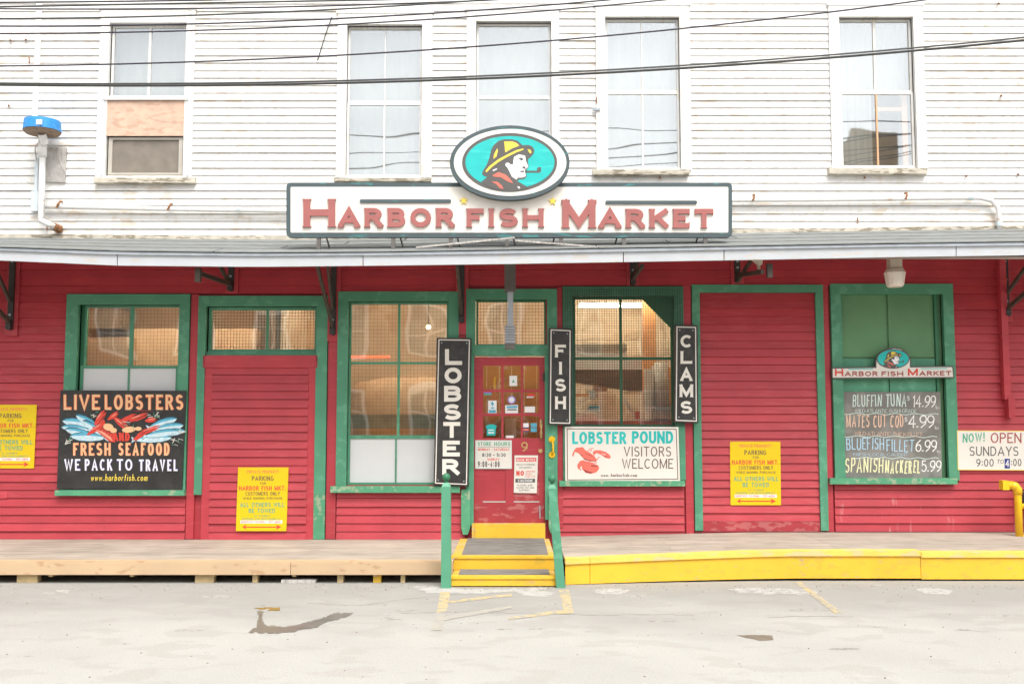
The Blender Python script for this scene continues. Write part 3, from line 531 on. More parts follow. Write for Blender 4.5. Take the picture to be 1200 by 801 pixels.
# upper windows: 2-over-2 sashes, casing, sill, curtain
UPS = [(73, 115, None), (None, 119, None), (None, 113, None), (None, 107, None), (None, 107, None)]
for k, u in enumerate(UP):
    x0, x1, z0, z1 = u['H']; zm = P(600, (115, 119.5, 113, 107, 107)[k])[1]; xm = (x0+x1)/2
    top = (x0+.004, x1-.004, zm, z1-.004)
    if k == 0:
        win = sash(BLD, 'window', top, [xm], [], .03, .045, .085, M['white_trim'], G_UP, wm=.03)
        r = R(124, 119, 219, 160); rbox('plywood_board', M['ply'], win, (x0-.03, x1+.03, r[2], r[3]), -.030, -.012)
        r = R(131, 163, 217, 204); mb = MB(); a, b, c, d = x0+.02, x1-.02, P(600, 205)[1], P(600, 161)[1]
        mb.box(a, a+.05, .0, .04, c, d); mb.box(b-.05, b, .0, .04, c, d); mb.box(a+.05, b-.05, .002, .04, c, c+.03); mb.box(a+.05, b-.05, .002, .04, d-.03, d); mb.build('storm_sash', M['alu'], win)
        box('insect_screen', M['screen'], win, a+.05, b-.05, .02, .024, c+.03, d-.03)
        rbox('drip_cap', M['white_trim'], win, R(121, 114, 223, 118.5), -.06, .0)
        mb = MB(); e = R(121, 118.5, 223, 207); box('storm_track', M['box_b'], win, e[0], e[0]+.02, -.055, -.0, e[2], e[3]); box('storm_track', M['box_b'], win, e[1]-.02, e[1], -.055, 0, e[2], e[3])
        curtain(win, (x0-.1, x1+.1, zm, z1), .22, seed=k)
    else:
        win = sash(BLD, 'window', top, [xm], [], .028, .045, .085, M['white_trim'], G_UP, wm=(.012, .012, .012, .03)[k-1] if k != 2 else .001)
        low = (x0+.004, x1-.004, z0+.004, zm-.002)
        s2 = sash(win, 'lower_sash', low, [], [], .028, .03, .07, M['white_trim'], None, panes=False)
        cx = [xm] if k in (1, 3, 4) else []
        xs = [low[0]+.028]+cx+[low[1]-.028]
        for i in range(len(xs)-1): box('pane', G_UP, win, xs[i], xs[i+1], .05, .053, low[2]+.028, low[3]-.028)
        if cx: box('muntin', M['white_trim'] if k != 4 else M['woodor'], win, xm-.01, xm+.01, .034, .049, low[2]+.028, low[3]-.028)
        if k < 4: curtain(win, (x0-.1, x1+.1, z0, z1), .22, seed=k)
        else:
            curtain(win, (x0-.1, xm, z0, z1), .22, seed=k); curtain(win, (xm-.05, x1+.1, zm+.03, z1), .235, seed=8)
            mb = MB(); a, b = xm+.02, x1-.1
            mb.box(b-.02, b+.05, .12, .16, z0, zm); mb.box(a, b-.02, .12, .16, zm-.22, zm-.17); mb.box(a-.02, b-.02, .12, .16, z0, z0+.04); mb.build('inner_wood_frame', M['woodor'], win)
            box('dark_room_sheet', M['idark'], win, xm-.3, x1+.2, .5, .52, z0-.2, zm+.2)  # dark sheet painting the unlit room behind the bare pane; no blind
    casing(win, u['C'], u['H'], M['white_trim'], -.040)
    sx0, sx1, r0, r1 = ((110, 228, 208, 214), (391, 505, 208.5, 212), (546, 656, 208.5, 212), (695, 808, 198.5, 204), (972, 1087, 197, 203.5))[k]
    q = R(sx0, r0, sx1, r1, -.09)
    MB().hull([(q[0], -.09, q[2]), (q[0], .0, q[2]), (q[0], .0, q[3]+.02), (q[0], -.09, q[3])], [(q[1], -.09, q[2]), (q[1], .0, q[2]), (q[1], .0, q[3]+.02), (q[1], -.09, q[3])]).build('sill', M['sill'], win)
    cxm = (u['C'][0], u['C'][1]); box('head_trim', M['white_trim'], win, cxm[0]-.02, cxm[1]+.02, -.05, .0, u['C'][3]-.002, u['C'][3]+.03)
box('upper_room_floor', M['floor_i'], BLD, XL+.14, XR-.14, .16, 9, 3.9, 4.0)

def screen(parent, r, y, mt, step, wr=.0016, jit=.0):
    wr *= 1.35 if mt is M['wire'] else 1.0
    mb = MB(); x0, x1, z0, z1 = r; nx = int((x1-x0)/step); nz = int((z1-z0)/step)
    for i in range(nx+1): x = x0+(x1-x0)*i/nx; mb.box(x-wr, x+wr, y, y+wr*2, z0, z1)
    for j in range(nz+1): z = z0+(z1-z0)*j/nz; mb.box(x0, x1, y-wr*2, y-.0001, z-wr, z+wr)
    return mb.build('wire_screen', mt, parent, kind='stuff')
def zr(row, y=0): return P(600, row, y)[1]
def xc(px, row, y=0): return P(px, row, y)[0]
# A: left shop window
u = LO['A']; x0, x1, z0, z1 = u['H']; xm = xc(152, 390)
win = sash(BLD, 'window', (x0+.05, x1-.002, zr(431), z1-.005), [xm], [], .022, .05, .09, M['green'], G_LO, wm=.045)
casing(win, u['C'], u['H'], M['green'])
box('dark_jamb', M['green_d'], win, x0-.01, x0+.05, .06, .16, z0, z1)
screen(win, (x0+.05, x1-.01, zr(431), z1-.01), .11, M['wire_g'], .045)
s2 = sash(win, 'lower_sash', (x0+.02, x1-.015, z0+.0, zr(428)), [xc(149.5, 440)], [], .035, .03, .045, M['green'], None, wm=.022, panes=False)
for a, b in ((x0+.055, xc(149.5, 440)-.011), (xc(149.5, 440)+.011, x1-.05)): box('white_panel', M['wpanel'], win, a, b, .047, .06, z0, zr(428)-.03)
q = R(64, 574, 216, 580.5, -.1); rbox('sill', M['green_worn'], win, q, -.10, .0)
# B: boarded doorway with transom
u = LO['B']; x0, x1, z0, z1 = u['H']
win = sash(BLD, 'transom_window', (x0+.01, x1-.002, zr(412), z1-.005), [xc(312, 385)], [], .035, .05, .09, M['green'], G_LO, wm=.03)
casing(win, (u['C'][0], u['C'][1], zr(579), u['C'][3]), u['H'], M['green'])
rbox('casing_board', M['green_worn'], win, (x1, u['C'][1], zr(631), zr(579)-.001), -.043, .0)
screen(win, (x0+.04, x1-.03, zr(409), z1-.03), .11, M['wire'], .038, .0019)
box('transom_rail', M['green'], win, x0, x1, .0, .08, zr(418), zr(412))
q = (xc(241, 420), xc(372, 420), zr(632), zr(418)-.002)
dp = MB().box(q[0], q[1], -.0, .1, q[2], q[3]).build('boarded_doorway', M['red'], BLD)
sw = .10; box('stile', M['red'], dp, q[0], q[0]+sw, -.032, -.0002, q[2], zr(431)); box('stile', M['red'], dp, q[1]-sw, q[1], -.032, -.0002, q[2], zr(431)); box('head_rail', M['red'], dp, q[0]-.02, q[1]+.01, -.046, -.0002, zr(431)+.001, zr(416.5))
cmr = clap_mesh(EXR, M['red'], .024); rr = random.Random(3)
z = q[2]
while z < zr(431)-.03: clap(cmr, dp, q[0]+sw, q[1]-sw, z, rr, 'slat', -.0205); z += EXR
# C: big shop window beside the door
u = LO['C']; x0, x1, z0, z1 = u['H']; xm = xc(467, 400)
win = sash(BLD, 'window', (x0+.002, x1-.002, zr(512), z1-.005), [xm], [zr(425)], .025, .045, .085, M['green'], G_LO, wm=.032)
casing(win, u['C'], u['H'], M['green']); screen(win, (x0+.02, x1-.02, zr(510), z1-.03), .11, M['wire_g'], .046, .0015)
s2 = sash(win, 'lower_sash', (x0-.0+.004, x1-.004, z0, zr(511)), [xc(463.5, 540)], [], .03, .03, .043, M['green'], None, wm=.02, panes=False)
for a, b in ((x0+.034, xc(463.5, 540)-.01), (xc(463.5, 540)+.01, x1-.034)): box('white_panel', M['wpanel'], win, a, b, .046, .06, z0+.03, zr(511)-.001)
q = R(387, 569.5, 539, 577, -.1); rbox('sill', M['green_worn'], win, q, -.10, .0)
# D: window right of the door, wire screen over frame and all
u = LO['D']; x0, x1, z0, z1 = u['H']; xm = xc(728, 400)
win = sash(BLD, 'window', (x0+.002, x1-.002, zr(500), z1-.005), [xm], [zr(419.5)], .03, .045, .085, M['green_d'], G_LO, wm=.036)
casing(win, u['C'], u['H'], M['green'])
pg = MB().prism(pxpoly([(749, 347), (789, 347), (789, 388)], .04), .028, .044).build('corner_board', M['green_d'], win)
q = R(659.5, 336.5, 799.5, 499, -.06, ref=345); screen(win, (q[0], q[1], q[2], q[3]), -.062, M['wire'], .0305, .0016)
q = R(660, 498, 800, 560, ref=345); rbox('lower_panel', M['green'], win, (x0, x1, q[2], zr(500)-.002), .0, .05)
q = R(655, 563, 801, 569.5, -.09, ref=420); rbox('sill', M['green_worn'], win, q, -.09, .0)
# E: boarded bay
u = LO['E']; x0, x1, z0, z1 = u['H']
dp = MB().box(x0, x1, .0, .1, z0, z1).build('boarded_bay', M['red'], BLD); casing(dp, (u['C'][0], u['C'][1], zr(621), u['C'][3]), u['H'], M['green'])
z = zr(610); rr = random.Random(4); EXE = .1035
while z+EXE < z1+.05: clap(clap_mesh(min(EXE, z1-z-.001), M['red'], .022) if z+EXE > z1 else cmr, dp, x0+.001, x1-.001, z, rr, 'slat', -.003); z += EXR
box('kick_board', M['red_low'], dp, x0, x1, -.022, -.0002, zr(622), zr(610)-.003)
# F: green panelled bay
u = LO['F']; x0, x1, z0, z1 = u['H']
dp = MB().box(x0, x1, .05, .1, z0, z1).build('green_boarded_window', M['green_olive'], BLD); casing(dp, u['C'], u['H'], M['green'])
xm = xc(1041, 390); zt = zr(419); wb = .03
box('panel_board', M['green_olive'], dp, x0, xm-.015, .03, .0498, zt+.01, z1); box('panel_board', M['green_olive'], dp, xm+.015, x1-.10, .03, .0498, zt+.01, z1)
box('panel_board', M['green'], dp, x0, xm-.008, .022, .0498, z0, zt-.012); box('panel_board', M['green'], dp, xm+.008, x1-.10, .022, .0498, z0, zt-.012)
box('stop_bead', M['green_d'], dp, x1-.095, x1-.06, .0, .0498, z0, z1)
q = R(973, 560, 1122, 567, -.1, ref=560); rbox('sill', M['green_worn'], dp, q, -.10, .0)

# the entrance: transom, jambs, door
u = LO['N']; x0, x1, z0, z1 = u['H']
ent = sash(BLD, 'transom_window', (xc(558, 375), xc(640, 375), zr(405), zr(351)), [], [], .025, .05, .09, M['green_d'], G_LO)
C = u['C']; casing(ent, (C[0], C[1], zr(404), C[3]), (xc(557, 375), xc(641, 375), zr(404), zr(351)), M['green'])
q = (xc(557, 375), xc(641, 375), zr(405), zr(351)); screen(ent, (q[0]+.02, q[1]-.02, q[2]+.02, q[3]-.02), .11, M['wire'], .040, .0017)
rbox('transom_rail', M['green'], ent, (C[0], C[1], zr(416.5), zr(404)-.001), -.03, .12)
jl = box('door_jamb', M['green'], ent, C[0], xc(555.5, 500), -.045, .15, zr(615), zr(416.5)-.001); box('door_jamb', M['green'], ent, xc(638.5, 500), C[1], -.045, .15, zr(608), zr(416.5)-.001)
for a, b, r1 in ((540.5, 551, 626), (643, 652.5, 624)):
    MB().prism(pxpoly([(a, 573), (b, 573), (b, r1-8), (b-3, r1), (a+2, r1), (a, r1-8)], -.07), -.072, -.046).build('jamb_foot', M['green_worn'], ent)
DX0, DX1, DZ0, DZ1 = xc(555.5, 500), xc(638.5, 500), zr(613), zr(418)
DY = .03
door = MB()
def dbox(a, r0, b, r1, y0, y1, mb): rc = R(a, r0, b, r1, ref=500); mb.box(rc[0], rc[1], y0, y1, rc[2], rc[3])
cols = [(566, 587.5), (590, 610.5), (613, 632)]; rows = [(428, 456), (459, 484), (487, 513)]
dbox(555.5, 418, 566, 613, DY, DY+.045, door); dbox(632, 418, 638.5, 613, DY, DY+.045, door)
dbox(566, 418, 632, 428, DY+.001, DY+.045, door); dbox(566, 513, 632, 548, DY+.001, DY+.045, door); dbox(566, 588, 632, 613, DY+.001, DY+.045, door)
dbox(592.5, 548, 602, 588, DY+.001, DY+.045, door)
door = door.build('door', M['red'], BLD)
for a, b in ((587.5, 590), (610.5, 613)): rbox('muntin', M['red'], door, R(a, 428, b, 513, ref=500), DY+.004, DY+.04)
for a, b in ((456, 459), (484, 487)):
    for c, d in cols: rbox('muntin', M['red'], door, R(c, a, d, b, ref=500), DY+.006, DY+.04)
for c, d in cols:
    for a, b in rows: rbox('pane', G_DR, door, R(c, a, d, b, ref=500), DY+.02, DY+.024)
for a, b in ((566, 592.5), (602, 632)): rbox('door_panel', M['red_low'] if a > 600 else M['red'], door, R(a, 548, b, 588, ref=500), DY+.012, DY+.03)
for a, b in ((566, 592.5), (602, 632)): rbox('panel_moulding', M['conc'], door, R(a, 587, b, 588.5, ref=500), DY-.004, DY+.0005)
rbox('bottom_rail', M['red_low'], door, R(556.5, 590, 637.5, 612.5, ref=500), DY-.003, DY-.0001)
hd = MB(); cx = xc(634.3, 500); yb = DY-.01
hd.prism([(cx+a*.022, zr(490)-b*.0107) for a, b in ((0, 0), (.8, 3), (.9, 9), (.4, 13), (.9, 17), (.5, 24), (0, 27), (-.5, 24), (-.9, 17), (-.4, 13), (-.9, 9), (-.8, 3))], yb, DY-.0002)
hd.tube([(cx, yb-.005, zr(495)), (cx, yb-.05, zr(497)), (cx, yb-.055, zr(504)), (cx, yb-.05, zr(512)), (cx, yb-.005, zr(515))], .009); hd.build('handle', M['brass'], door, smooth=True)
MB().tube([(cx-.01, DY-.0005, zr(528)), (cx-.01, DY-.02, zr(528))], .026, 14).build('deadlock', M['brass'], door)
rbox('number_plate_mark', M['sgn_white'], door, R(571, 417.0, 593, 418.2, ref=500), DY-.01, DY-.0003)
MB().bar((xc(632.5, 595), DY-.012, zr(592)), (xc(632.8, 600), DY-.012, zr(607)), .012, .014).build('latch', M['steel'], door)
MB().tube([(xc(637, 441), -.06, zr(437)), (xc(637, 441), -.06, zr(447))], .012).build('hinge', M['iron'], door)
text('9', 610.8, 618.5, 528.5, 11, DY-.004, M['brass'], door, wt=.13, thick=.003, name='door_number')
# stickers on the door glass
def sticker(name, mt, poly, y=DY+.016): return prism(name, mt, door, poly, y, y+.002)
sticker('sticker', M['p_white'], [(597, 440), (606, 440), (606, 452), (597, 452)]); shapes('sticker_print', M['p_tgreen'], door, DY+.0145, [[(600, 448), (601.5, 444), (603, 448)]])
sticker('sticker', M['p_white'], [(572, 469), (582, 469), (582, 484), (572, 484)]); shapes('sticker_print', M['p_blue'], door, DY+.0145, [[(575, 472), (577, 470), (579, 473), (577, 476)], [(573, 480), (581, 480), (581, 483.5), (573, 483.5)], [(575, 477), (579.5, 477), (579.5, 478.5), (575, 478.5)]])
sticker('sticker', M['p_lav'], ellp(599.5, 468.3, 4.6, 4.6, 20)); shapes('sticker_print', M['p_white'], door, DY+.0145, [ellp(599.5, 468.3, 3.2, 3.2, 16)])
sticker('sticker', M['p_white'], [(592, 474.5), (607, 474), (607, 484), (592, 484)]); shapes('sticker_print', M['p_blue'], door, DY+.0145, [[(594, 475.5), (606.5, 475), (606, 478), (593.5, 478)]]); shapes('sticker_print', M['p_char'], door, DY+.0143, [[(595, 479), (605, 479), (606, 480.5), (594, 480.5)]])
sticker('sticker', M['p_white'], [(615, 476), (627, 476), (627, 483), (615, 483)])
sticker('sticker', M['p_red'], [(618, 461), (627, 461), (627, 464), (618, 464)]); sticker('sticker', M['fit_b'], [(617, 464.3), (626, 464.3), (625, 466), (617, 466)])
sticker('sticker', M['p_lav'], [(567, 458.8), (576, 458.8), (576, 461), (567, 461)]); sticker('sticker', M['p_tgreen'], [(567, 461.2), (576, 461.2), (576, 463), (567, 463)])
sticker('sticker', M['p_teal'], [(569, 499), (573, 497), (579, 497), (582.5, 499), (581, 502), (580.5, 510), (570.5, 510), (570.5, 502)]); shapes('sticker_print', M['p_white'], door, DY+.0145, [[(572, 503), (579, 503), (579, 504.2), (572, 504.2)], [(572, 506), (579, 506), (579, 507.5), (572, 507.5)]])
for c_, a, b in (('p_white', 612.5, 495.5), ('p_orange', 612.5, 500.8), ('p_blue', 622, 495.5), ('p_blue', 622, 501)): sticker('card_sticker', M[c_], [(a, b), (a+7, b), (a+7, b+4.8), (a, b+4.8)])
shapes('sticker_print', M['p_navy'], door, DY+.0145, [[(612.5, 500.8), (619.5, 500.8), (619.5, 502), (612.5, 502)], [(612.5, 504.4), (619.5, 504.4), (619.5, 505.6), (612.5, 505.6)]])
sticker('sticker', M['p_white'], [(593, 510), (602, 510), (602, 513), (593, 513)])

# ------------------------------------------------------------------ awning with its iron brackets
AY = -1.45
aw = thing('awning', 'long grey roofed awning with white fascia on black iron brackets over the shop front', 'awning', (0, 0, 3.4))
fb = [(-300, 302), (0, 305), (140, 311), (300, 312.5), (450, 311), (600, 309), (750, 306.5), (900, 304), (1050, 301), (1200, 299), (1500, 294)]
ft = [(-300, 290), (0, 293.5), (140, 298.5), (300, 300), (450, 299), (600, 297), (750, 294.5), (900, 291.5), (1050, 289), (1200, 287.5), (1500, 283)]
fg = [(-300, 287), (0, 290.5), (140, 295), (300, 297), (450, 296), (600, 293.5), (750, 291), (900, 288.5), (1050, 286), (1200, 284), (1500, 280)]
bk = [(-300, 277), (0, 279), (300, 281), (600, 277), (900, 273), (1200, 269), (1500, 265)]
def interp(pts, px):
    for a, b in zip(pts, pts[1:]):
        if px <= b[0]: return a[1]+(b[1]-a[1])*(px-a[0])/(b[0]-a[0])
    return pts[-1][1]
XSS = [-300, -150, 0, 75, 140, 220, 300, 375, 450, 525, 600, 675, 750, 825, 900, 975, 1050, 1125, 1200, 1350, 1500]
def strip(px0, px1, top, bot, y0, y1, name, mt, step=40):
    xs = [px0]+[x for x in range(int(px0//step+1)*step, int(px1), step)]+[px1]
    poly = [P(x, interp(top, x), y0) for x in xs]+[P(x, interp(bot, x), y0) for x in xs[::-1]]
    mb = MB(); n = len(xs)
    for i in range(n-1):
        a, b = poly[i], poly[i+1]; c, d = poly[2*n-2-i], poly[2*n-1-i]
        vs = [(a[0], y0, a[1]), (b[0], y0, b[1]), (c[0], y0, c[1]), (d[0], y0, d[1]), (a[0], y1, a[1]), (b[0], y1, b[1]), (c[0], y1, c[1]), (d[0], y1, d[1])]
        mb.add(vs, [(3, 2, 1, 0), (4, 5, 6, 7), (0, 1, 5, 4), (2, 3, 7, 6)]+([(0, 4, 7, 3)] if i == 0 else [])+([(1, 2, 6, 5)] if i == n-2 else []))
    return mb.build(name, mt, aw)
for a, b in ((-290, 137), (138, 425), (426, 730), (731, 848), (849, 1120), (1121, 1490)): strip(a, b, ft, fb, AY, AY+.03, 'fascia_board', M['fascia'])
strip(-290, 1490, fg, ft, AY-.02, AY+.03, 'drip_edge', M['steel'])
# roofing courses
def zb(x): return P(600, 0)[1]
for c in range(4):
    v0, v1 = c/4, (c+1)/4+.03; cuts = [(-290, 250+c*70), (252+c*70, 700+c*90), (702+c*90, 1490)]
    for a, b in cuts:
        mb = MB(); xs = [a]+[x for x in XSS if a < x < b]+[b]; vs = []
        for x in xs:
            X = P(x, 285, AY)[0]; zf = P(x, interp(fg, x), AY)[1]+.004; zk = P(x, interp(bk, x), 0)[1]
            for v, dz in ((v0, .011), (v1, .001)):
                y = (AY-.03)*(1-v); z = zf+(zk-zf)*v+dz; vs += [(X, y, z), (X, y, z-.010)]
        n = len(xs); fs = []
        for i in range(n-1):
            o = i*4; q = o+4; fs += [[o, q, q+2, o+2], [o+1, o+3, q+3, q+1], [o, o+1, q+1, q], [o+2, q+2, q+3, o+3]]
        fs += [[0, 2, 3, 1], [4*n-4, 4*n-3, 4*n-1, 4*n-2]]
        mb.add(vs, fs); mb.build('roofing_sheet', M['roof'], aw)
zf0 = P(600, 300, AY)[1]
sof = MB(); sof.hull([(XL, AY+.03, zf0-.03), (XL, -.02, 3.93), (XL, -.02, 3.96), (XL, AY+.03, zf0)], [(XR, AY+.03, zf0-.03), (XR, -.02, 3.93), (XR, -.02, 3.96), (XR, AY+.03, zf0)]); sof.build('soffit', M['soffit'], aw)
strip(-290, 1490, [(a, b-5) for a, b in bk], [(a, b+.5) for a, b in bk], -.030, -.0005, 'flashing', M['sill'])
def bracket(px, rbot, dep, zfr, wide=.07, second=None, col='iron', rb=None):
    x = xc(px, rbot); zb_ = zr(rbot); b = MB(); b.box(x-wide/2, x+wide/2, -.075, -.045, zb_, 3.88)
    br = b.build('bracket', M[col], aw)
    box('backing_board', M['red'], br, x-.075, x+.085, -.045, -.0205, zr(rb or rbot+8), 3.9)
    MB().bar((x, -.07, zb_+.08), (x, -dep, zfr), .035, .05).build('strut', M['rusty'], br)
    if second: MB().bar((x+second[0], -.10, second[1]), (x+second[2], -second[3], second[4]), .03, .045).build('brace', M['rusty'], br)
    MB().tube([(x-.03, -.08, zb_+.06), (x+.03, -.08, zb_+.06)], .045, 10).tube([(x, -.03, zb_+.02), (x, -.12, zb_+.02)], .035, 8).build('pivot', M['iron'], br)
    mb = MB()
    for zz in (zb_+.18, 3.70): mb.tube([(x, -.076, zz), (x, -.086, zz)], .016, 8)
    mb.build('bolt', M['steel'], br)
bracket(14.5, 386, 1.25, 3.42, second=(0, 3.2, 0, .55, 3.62)); bracket(272, 341, 1.30, 3.36, rb=344.5, second=(0, 3.4, 0, .7, 3.62)); bracket(391, 392, 1.14, 3.50, second=(0, 3.1, 0, .5, 3.62))
bracket(541, 378, 1.1, 3.50, rb=392); bracket(741, 334, 1.0, 3.50, rb=335, second=(0, 3.5, 0, .6, 3.62)); bracket(863, 331, 1.32, 3.38, rb=333, second=(0, 3.45, 0, .8, 3.6)); bracket(1177, 370, 1.2, 3.44, second=(0, 3.3, 0, .7, 3.62))
for px, rw in ((232, 324), (902, 319)):        # little clamps at the strut ends
    q = P(px, rw, -1.3); MB().box(q[0]-.03, q[0]+.03, -1.32, -1.26, q[1]-.06, q[1]+.10).build('strut_clamp', M['rusty'], aw)

# ------------------------------------------------------------------ main sign on the awning
SY = -1.28
sg = thing('market_sign', 'long cream market sign with raised red letters and slate border on awning roof', 'sign', (0, SY, 3.7))
def rrect(x0, y0, x1, y1, r, n=5):
    o = []
    for cx, cy, a in ((x1-r, y0+r, -90), (x1-r, y1-r, 0), (x0+r, y1-r, 90), (x0+r, y0+r, 180)):
        o += [(cx+r*cos(rad(a+90*i/n)), cy+r*sin(rad(a+90*i/n))) for i in range(n+1)]
    return o
prism('board', M['sgn_slate'], sg, rrect(335.5, 214, 858, 278, 5), SY, SY+.06)
prism('face_panel', M['sgn_white'], sg, rrect(340.5, 219, 853.5, 272.5, 1.5), SY-.004, SY+.001)
LT = [('HARBOR', 355.5, 532, 266, 33, [0]), ('FISH', 547, 637, 266, 33, []), ('MARKET', 659, 836, 267, 33, [0])]
def signtext(s, x0, x1, base, cap, lows, y, mt, par, thick, k=1.0, each=True, wt=.235, srf=.036):
    # big capital then small capitals: set separately
    if 0 in lows:
        big = cap; wbig = {'H': 37, 'M': 39}[s[0]]*k; text(s[0], x0, x0+wbig, base, big, y, mt, par, wt=wt, serif=srf, thick=thick, each=each)
        text(s[1:], x0+wbig+4*k, x1, base, cap*.68, y, mt, par, wt=wt*1.08, sp=.27, serif=srf*1.2, thick=thick, each=each)
    else: text(s, x0, x1, base, cap*.66, y, mt, par, wt=wt*1.08, sp=.27, serif=srf*1.2, thick=thick, each=each)
for a in LT: signtext(*a, SY-.030, M['let_pink'], sg, .025)
for a, b, r in ((421.5, 528.5, 235.5), (709.5, 817, 237)): prism('rule', M['sgn_slate'], sg, rrect(a, r-2, b, r+2, 1.9), SY-.02, SY-.003)
for cx, cy in ((543.5, 235), (647.5, 235.5)): prism('star', M['p_yel'], sg, [(cx+(5.2 if i % 2 == 0 else 2.1)*sin(pi*i/5), cy-(5.2 if i % 2 == 0 else 2.1)*cos(pi*i/5)) for i in range(10)], SY-.02, SY-.003)
for i, px in enumerate((373, 460.5, 528, 594, 657.5, 731.5, 827)):
    q = P(px, 277, SY); q2 = P(px, 290, SY)
    lg = MB().box(q[0]-.022, q[0]+.022, SY+.01, SY+.05, q2[1]-.035, q[1]+.01).build('support_leg', M['steel_d'], sg)
    s = 1 if px < 600 else -1; MB().bar((q[0]+s*.07, SY+.10, q[1]+.02), (q[0]+s*.10, SY+.16, q2[1]+.03), .014, .014).build('stay', M['steel_d'], sg)
def emblem(par, cx, cy, k, y, d=.004, sx=1.0, small=False):
    """seaman in a yellow rain hat with a pipe; source drawing in 7.5x crop coordinates centred on 580,380"""
    T = lambda a, b: (cx+(a-580)*k*sx, cy+(b-380)*k)
    def sh(name, mt, polys, lvl): return shapes(name, M[mt], par, y-d*.35*lvl, polys, thick=d*.3, tf=T)
    sh('emblem_ring', 'p_char', [ellp(579, 378, 418, 258, 48)], 1); sh('emblem_field', 'p_teal', [ellp(581, 378, 392, 231, 48)], 2)
    hat = [(336, 482), (342, 455), (378, 400), (400, 340), (415, 270), (440, 225), (480, 190), (530, 176), (600, 176), (650, 190), (692, 228), (745, 226), (780, 240), (797, 272), (790, 300), (768, 330), (745, 345), (738, 370), (748, 415), (738, 428), (730, 440), (724, 470), (728, 505), (705, 525), (660, 530),
           (650, 545), (690, 568), (742, 598), (700, 618), (620, 634), (540, 634), (460, 618), (380, 585), (328, 550), (382, 508), (352, 496)]
    sh('emblem_figure', 'p_char', [hat], 3)
    sh('emblem_pipe', 'p_char', [[(715, 452), (818, 452), (822, 428), (838, 418), (855, 424), (855, 458), (838, 470), (715, 468)]], 3)
    sh('emblem_hat', 'p_yel', [[(530, 195), (600, 194), (640, 208), (664, 232), (600, 256), (540, 292), (535, 240)], [(365, 455), (400, 412), (480, 350), (560, 308), (640, 270), (700, 256), (700, 268), (640, 290), (560, 330), (480, 376), (420, 422), (376, 466)],
        [(470, 254), (476, 280), (462, 330), (436, 348), (440, 310)], [(735, 262), (760, 268), (772, 288), (762, 302), (748, 288)]], 4)
    sh('emblem_face', 'p_white', [[(618, 330), (660, 308), (715, 320), (722, 370), (742, 412), (736, 422), (714, 440), (716, 470), (720, 500), (690, 512), (650, 512), (640, 530), (600, 505), (575, 455), (560, 425), (540, 405), (545, 385), (565, 380), (590, 398), (610, 395), (612, 360)],
        [(430, 445), (470, 430), (465, 441), (433, 456)], [(645, 592), (662, 588), (672, 604), (658, 610)]], 4)
    sh('emblem_collar', 'p_coral', [[(428, 492), (480, 464), (540, 484), (580, 520), (610, 562), (560, 545), (500, 507), (442, 504)], [(418, 547), (470, 549), (510, 580), (524, 612), (490, 602), (460, 568)]], 4)
    sh('emblem_eye', 'p_char', [[(652, 348), (668, 336), (690, 338), (698, 352), (690, 362), (668, 360), (676, 350)], [(670, 454), (700, 450), (712, 456), (700, 464), (674, 464)], [(686, 420), (704, 412), (720, 418), (716, 436), (700, 432)]], 5)
ov = thing('oval_emblem_sign', 'large oval sign of a seaman with yellow rain hat and pipe, above the main sign', 'sign', (0, SY-.06, 3.85))
prism('board', M['sgn_slate'], ov, ellp(597.3, 190.6, 70.3, 43.6, 56), SY-.10, SY-.005); prism('face_panel', M['sgn_white'], ov, ellp(597.8, 190.4, 66, 39.2, 56), SY-.104, SY-.099)
emblem(ov, 597.4, 190.5, .1333, SY-.108, .004)
MB().box(-.4, -.36, SY+.065, SY+.10, 3.9, 4.6).box(.3, .34, SY+.065, SY+.10, 3.9, 4.6).build('support_post', M['sgn_slate'], ov)

# ------------------------------------------------------------------ signs on the shop front
def board(name, label, px, y0, y1, mt, cat='sign', **kw):
    q = [P(a, b, y0) for a, b in px]; t = thing(name, label, cat, (sum(p[0] for p in q)/len(q), y0, min(p[1] for p in q)), **kw)
    MB().prism(q, y0, y1).build('board', mt, t); return t
def rim(par, px, y, inset, wpx, mt, name='border'):
    (ax, ay), (bx, by), (cx, cy), (dx, dy) = px; i = inset
    pts = [(ax+i, ay+i), (bx-i, by+i), (cx-i, cy-i), (dx+i, dy-i)]; mb = MB(); ribbon(mb, [(p[0], -p[1]) for p in pts+[pts[0]]], wpx, y, 0, 0, lambda a, b: P(a, -b, y)); return mb.build(name, mt, par)
def vsign(word, label, px, rows_, hgt, x0s, x1s, wt, srf, y=-.13, bi=2.4, lean=0):
    t = board('vertical_sign', label, px, y, -.045, M['sgn_black']); rim(t, px, y-.0015, bi, 1.2, M['let_white'])
    for ch, base in zip(word, rows_):
        k = {'I': .3, 'M': 1.12, 'L': .85, 'C': 1.0}.get(ch, 1); cx = (x0s+x1s)/2+lean*(base-rows_[0]); hw = (x1s-x0s)/2*(1.15 if ch == 'M' else 1)
        if ch == 'I': hw = wt*hgt/2+.2
        text(ch, cx-hw, cx+hw, base, hgt, y-.006, M['let_white'], t, wt=wt, serif=srf, thick=.005, each=True)
    mb = MB()
    for a, b in ((px[0][0]+5.5, px[0][1]+6), (px[1][0]-5.5, px[1][1]+6), (px[2][0]-5.5, px[2][1]-6), (px[3][0]+5.5, px[3][1]-6)):
        q = P(a, b, y); mb.tube([(q[0], y, q[1]), (q[0], y-.006, q[1])], .009, 8)
    mb.build('screw', M['steel'], t); return t
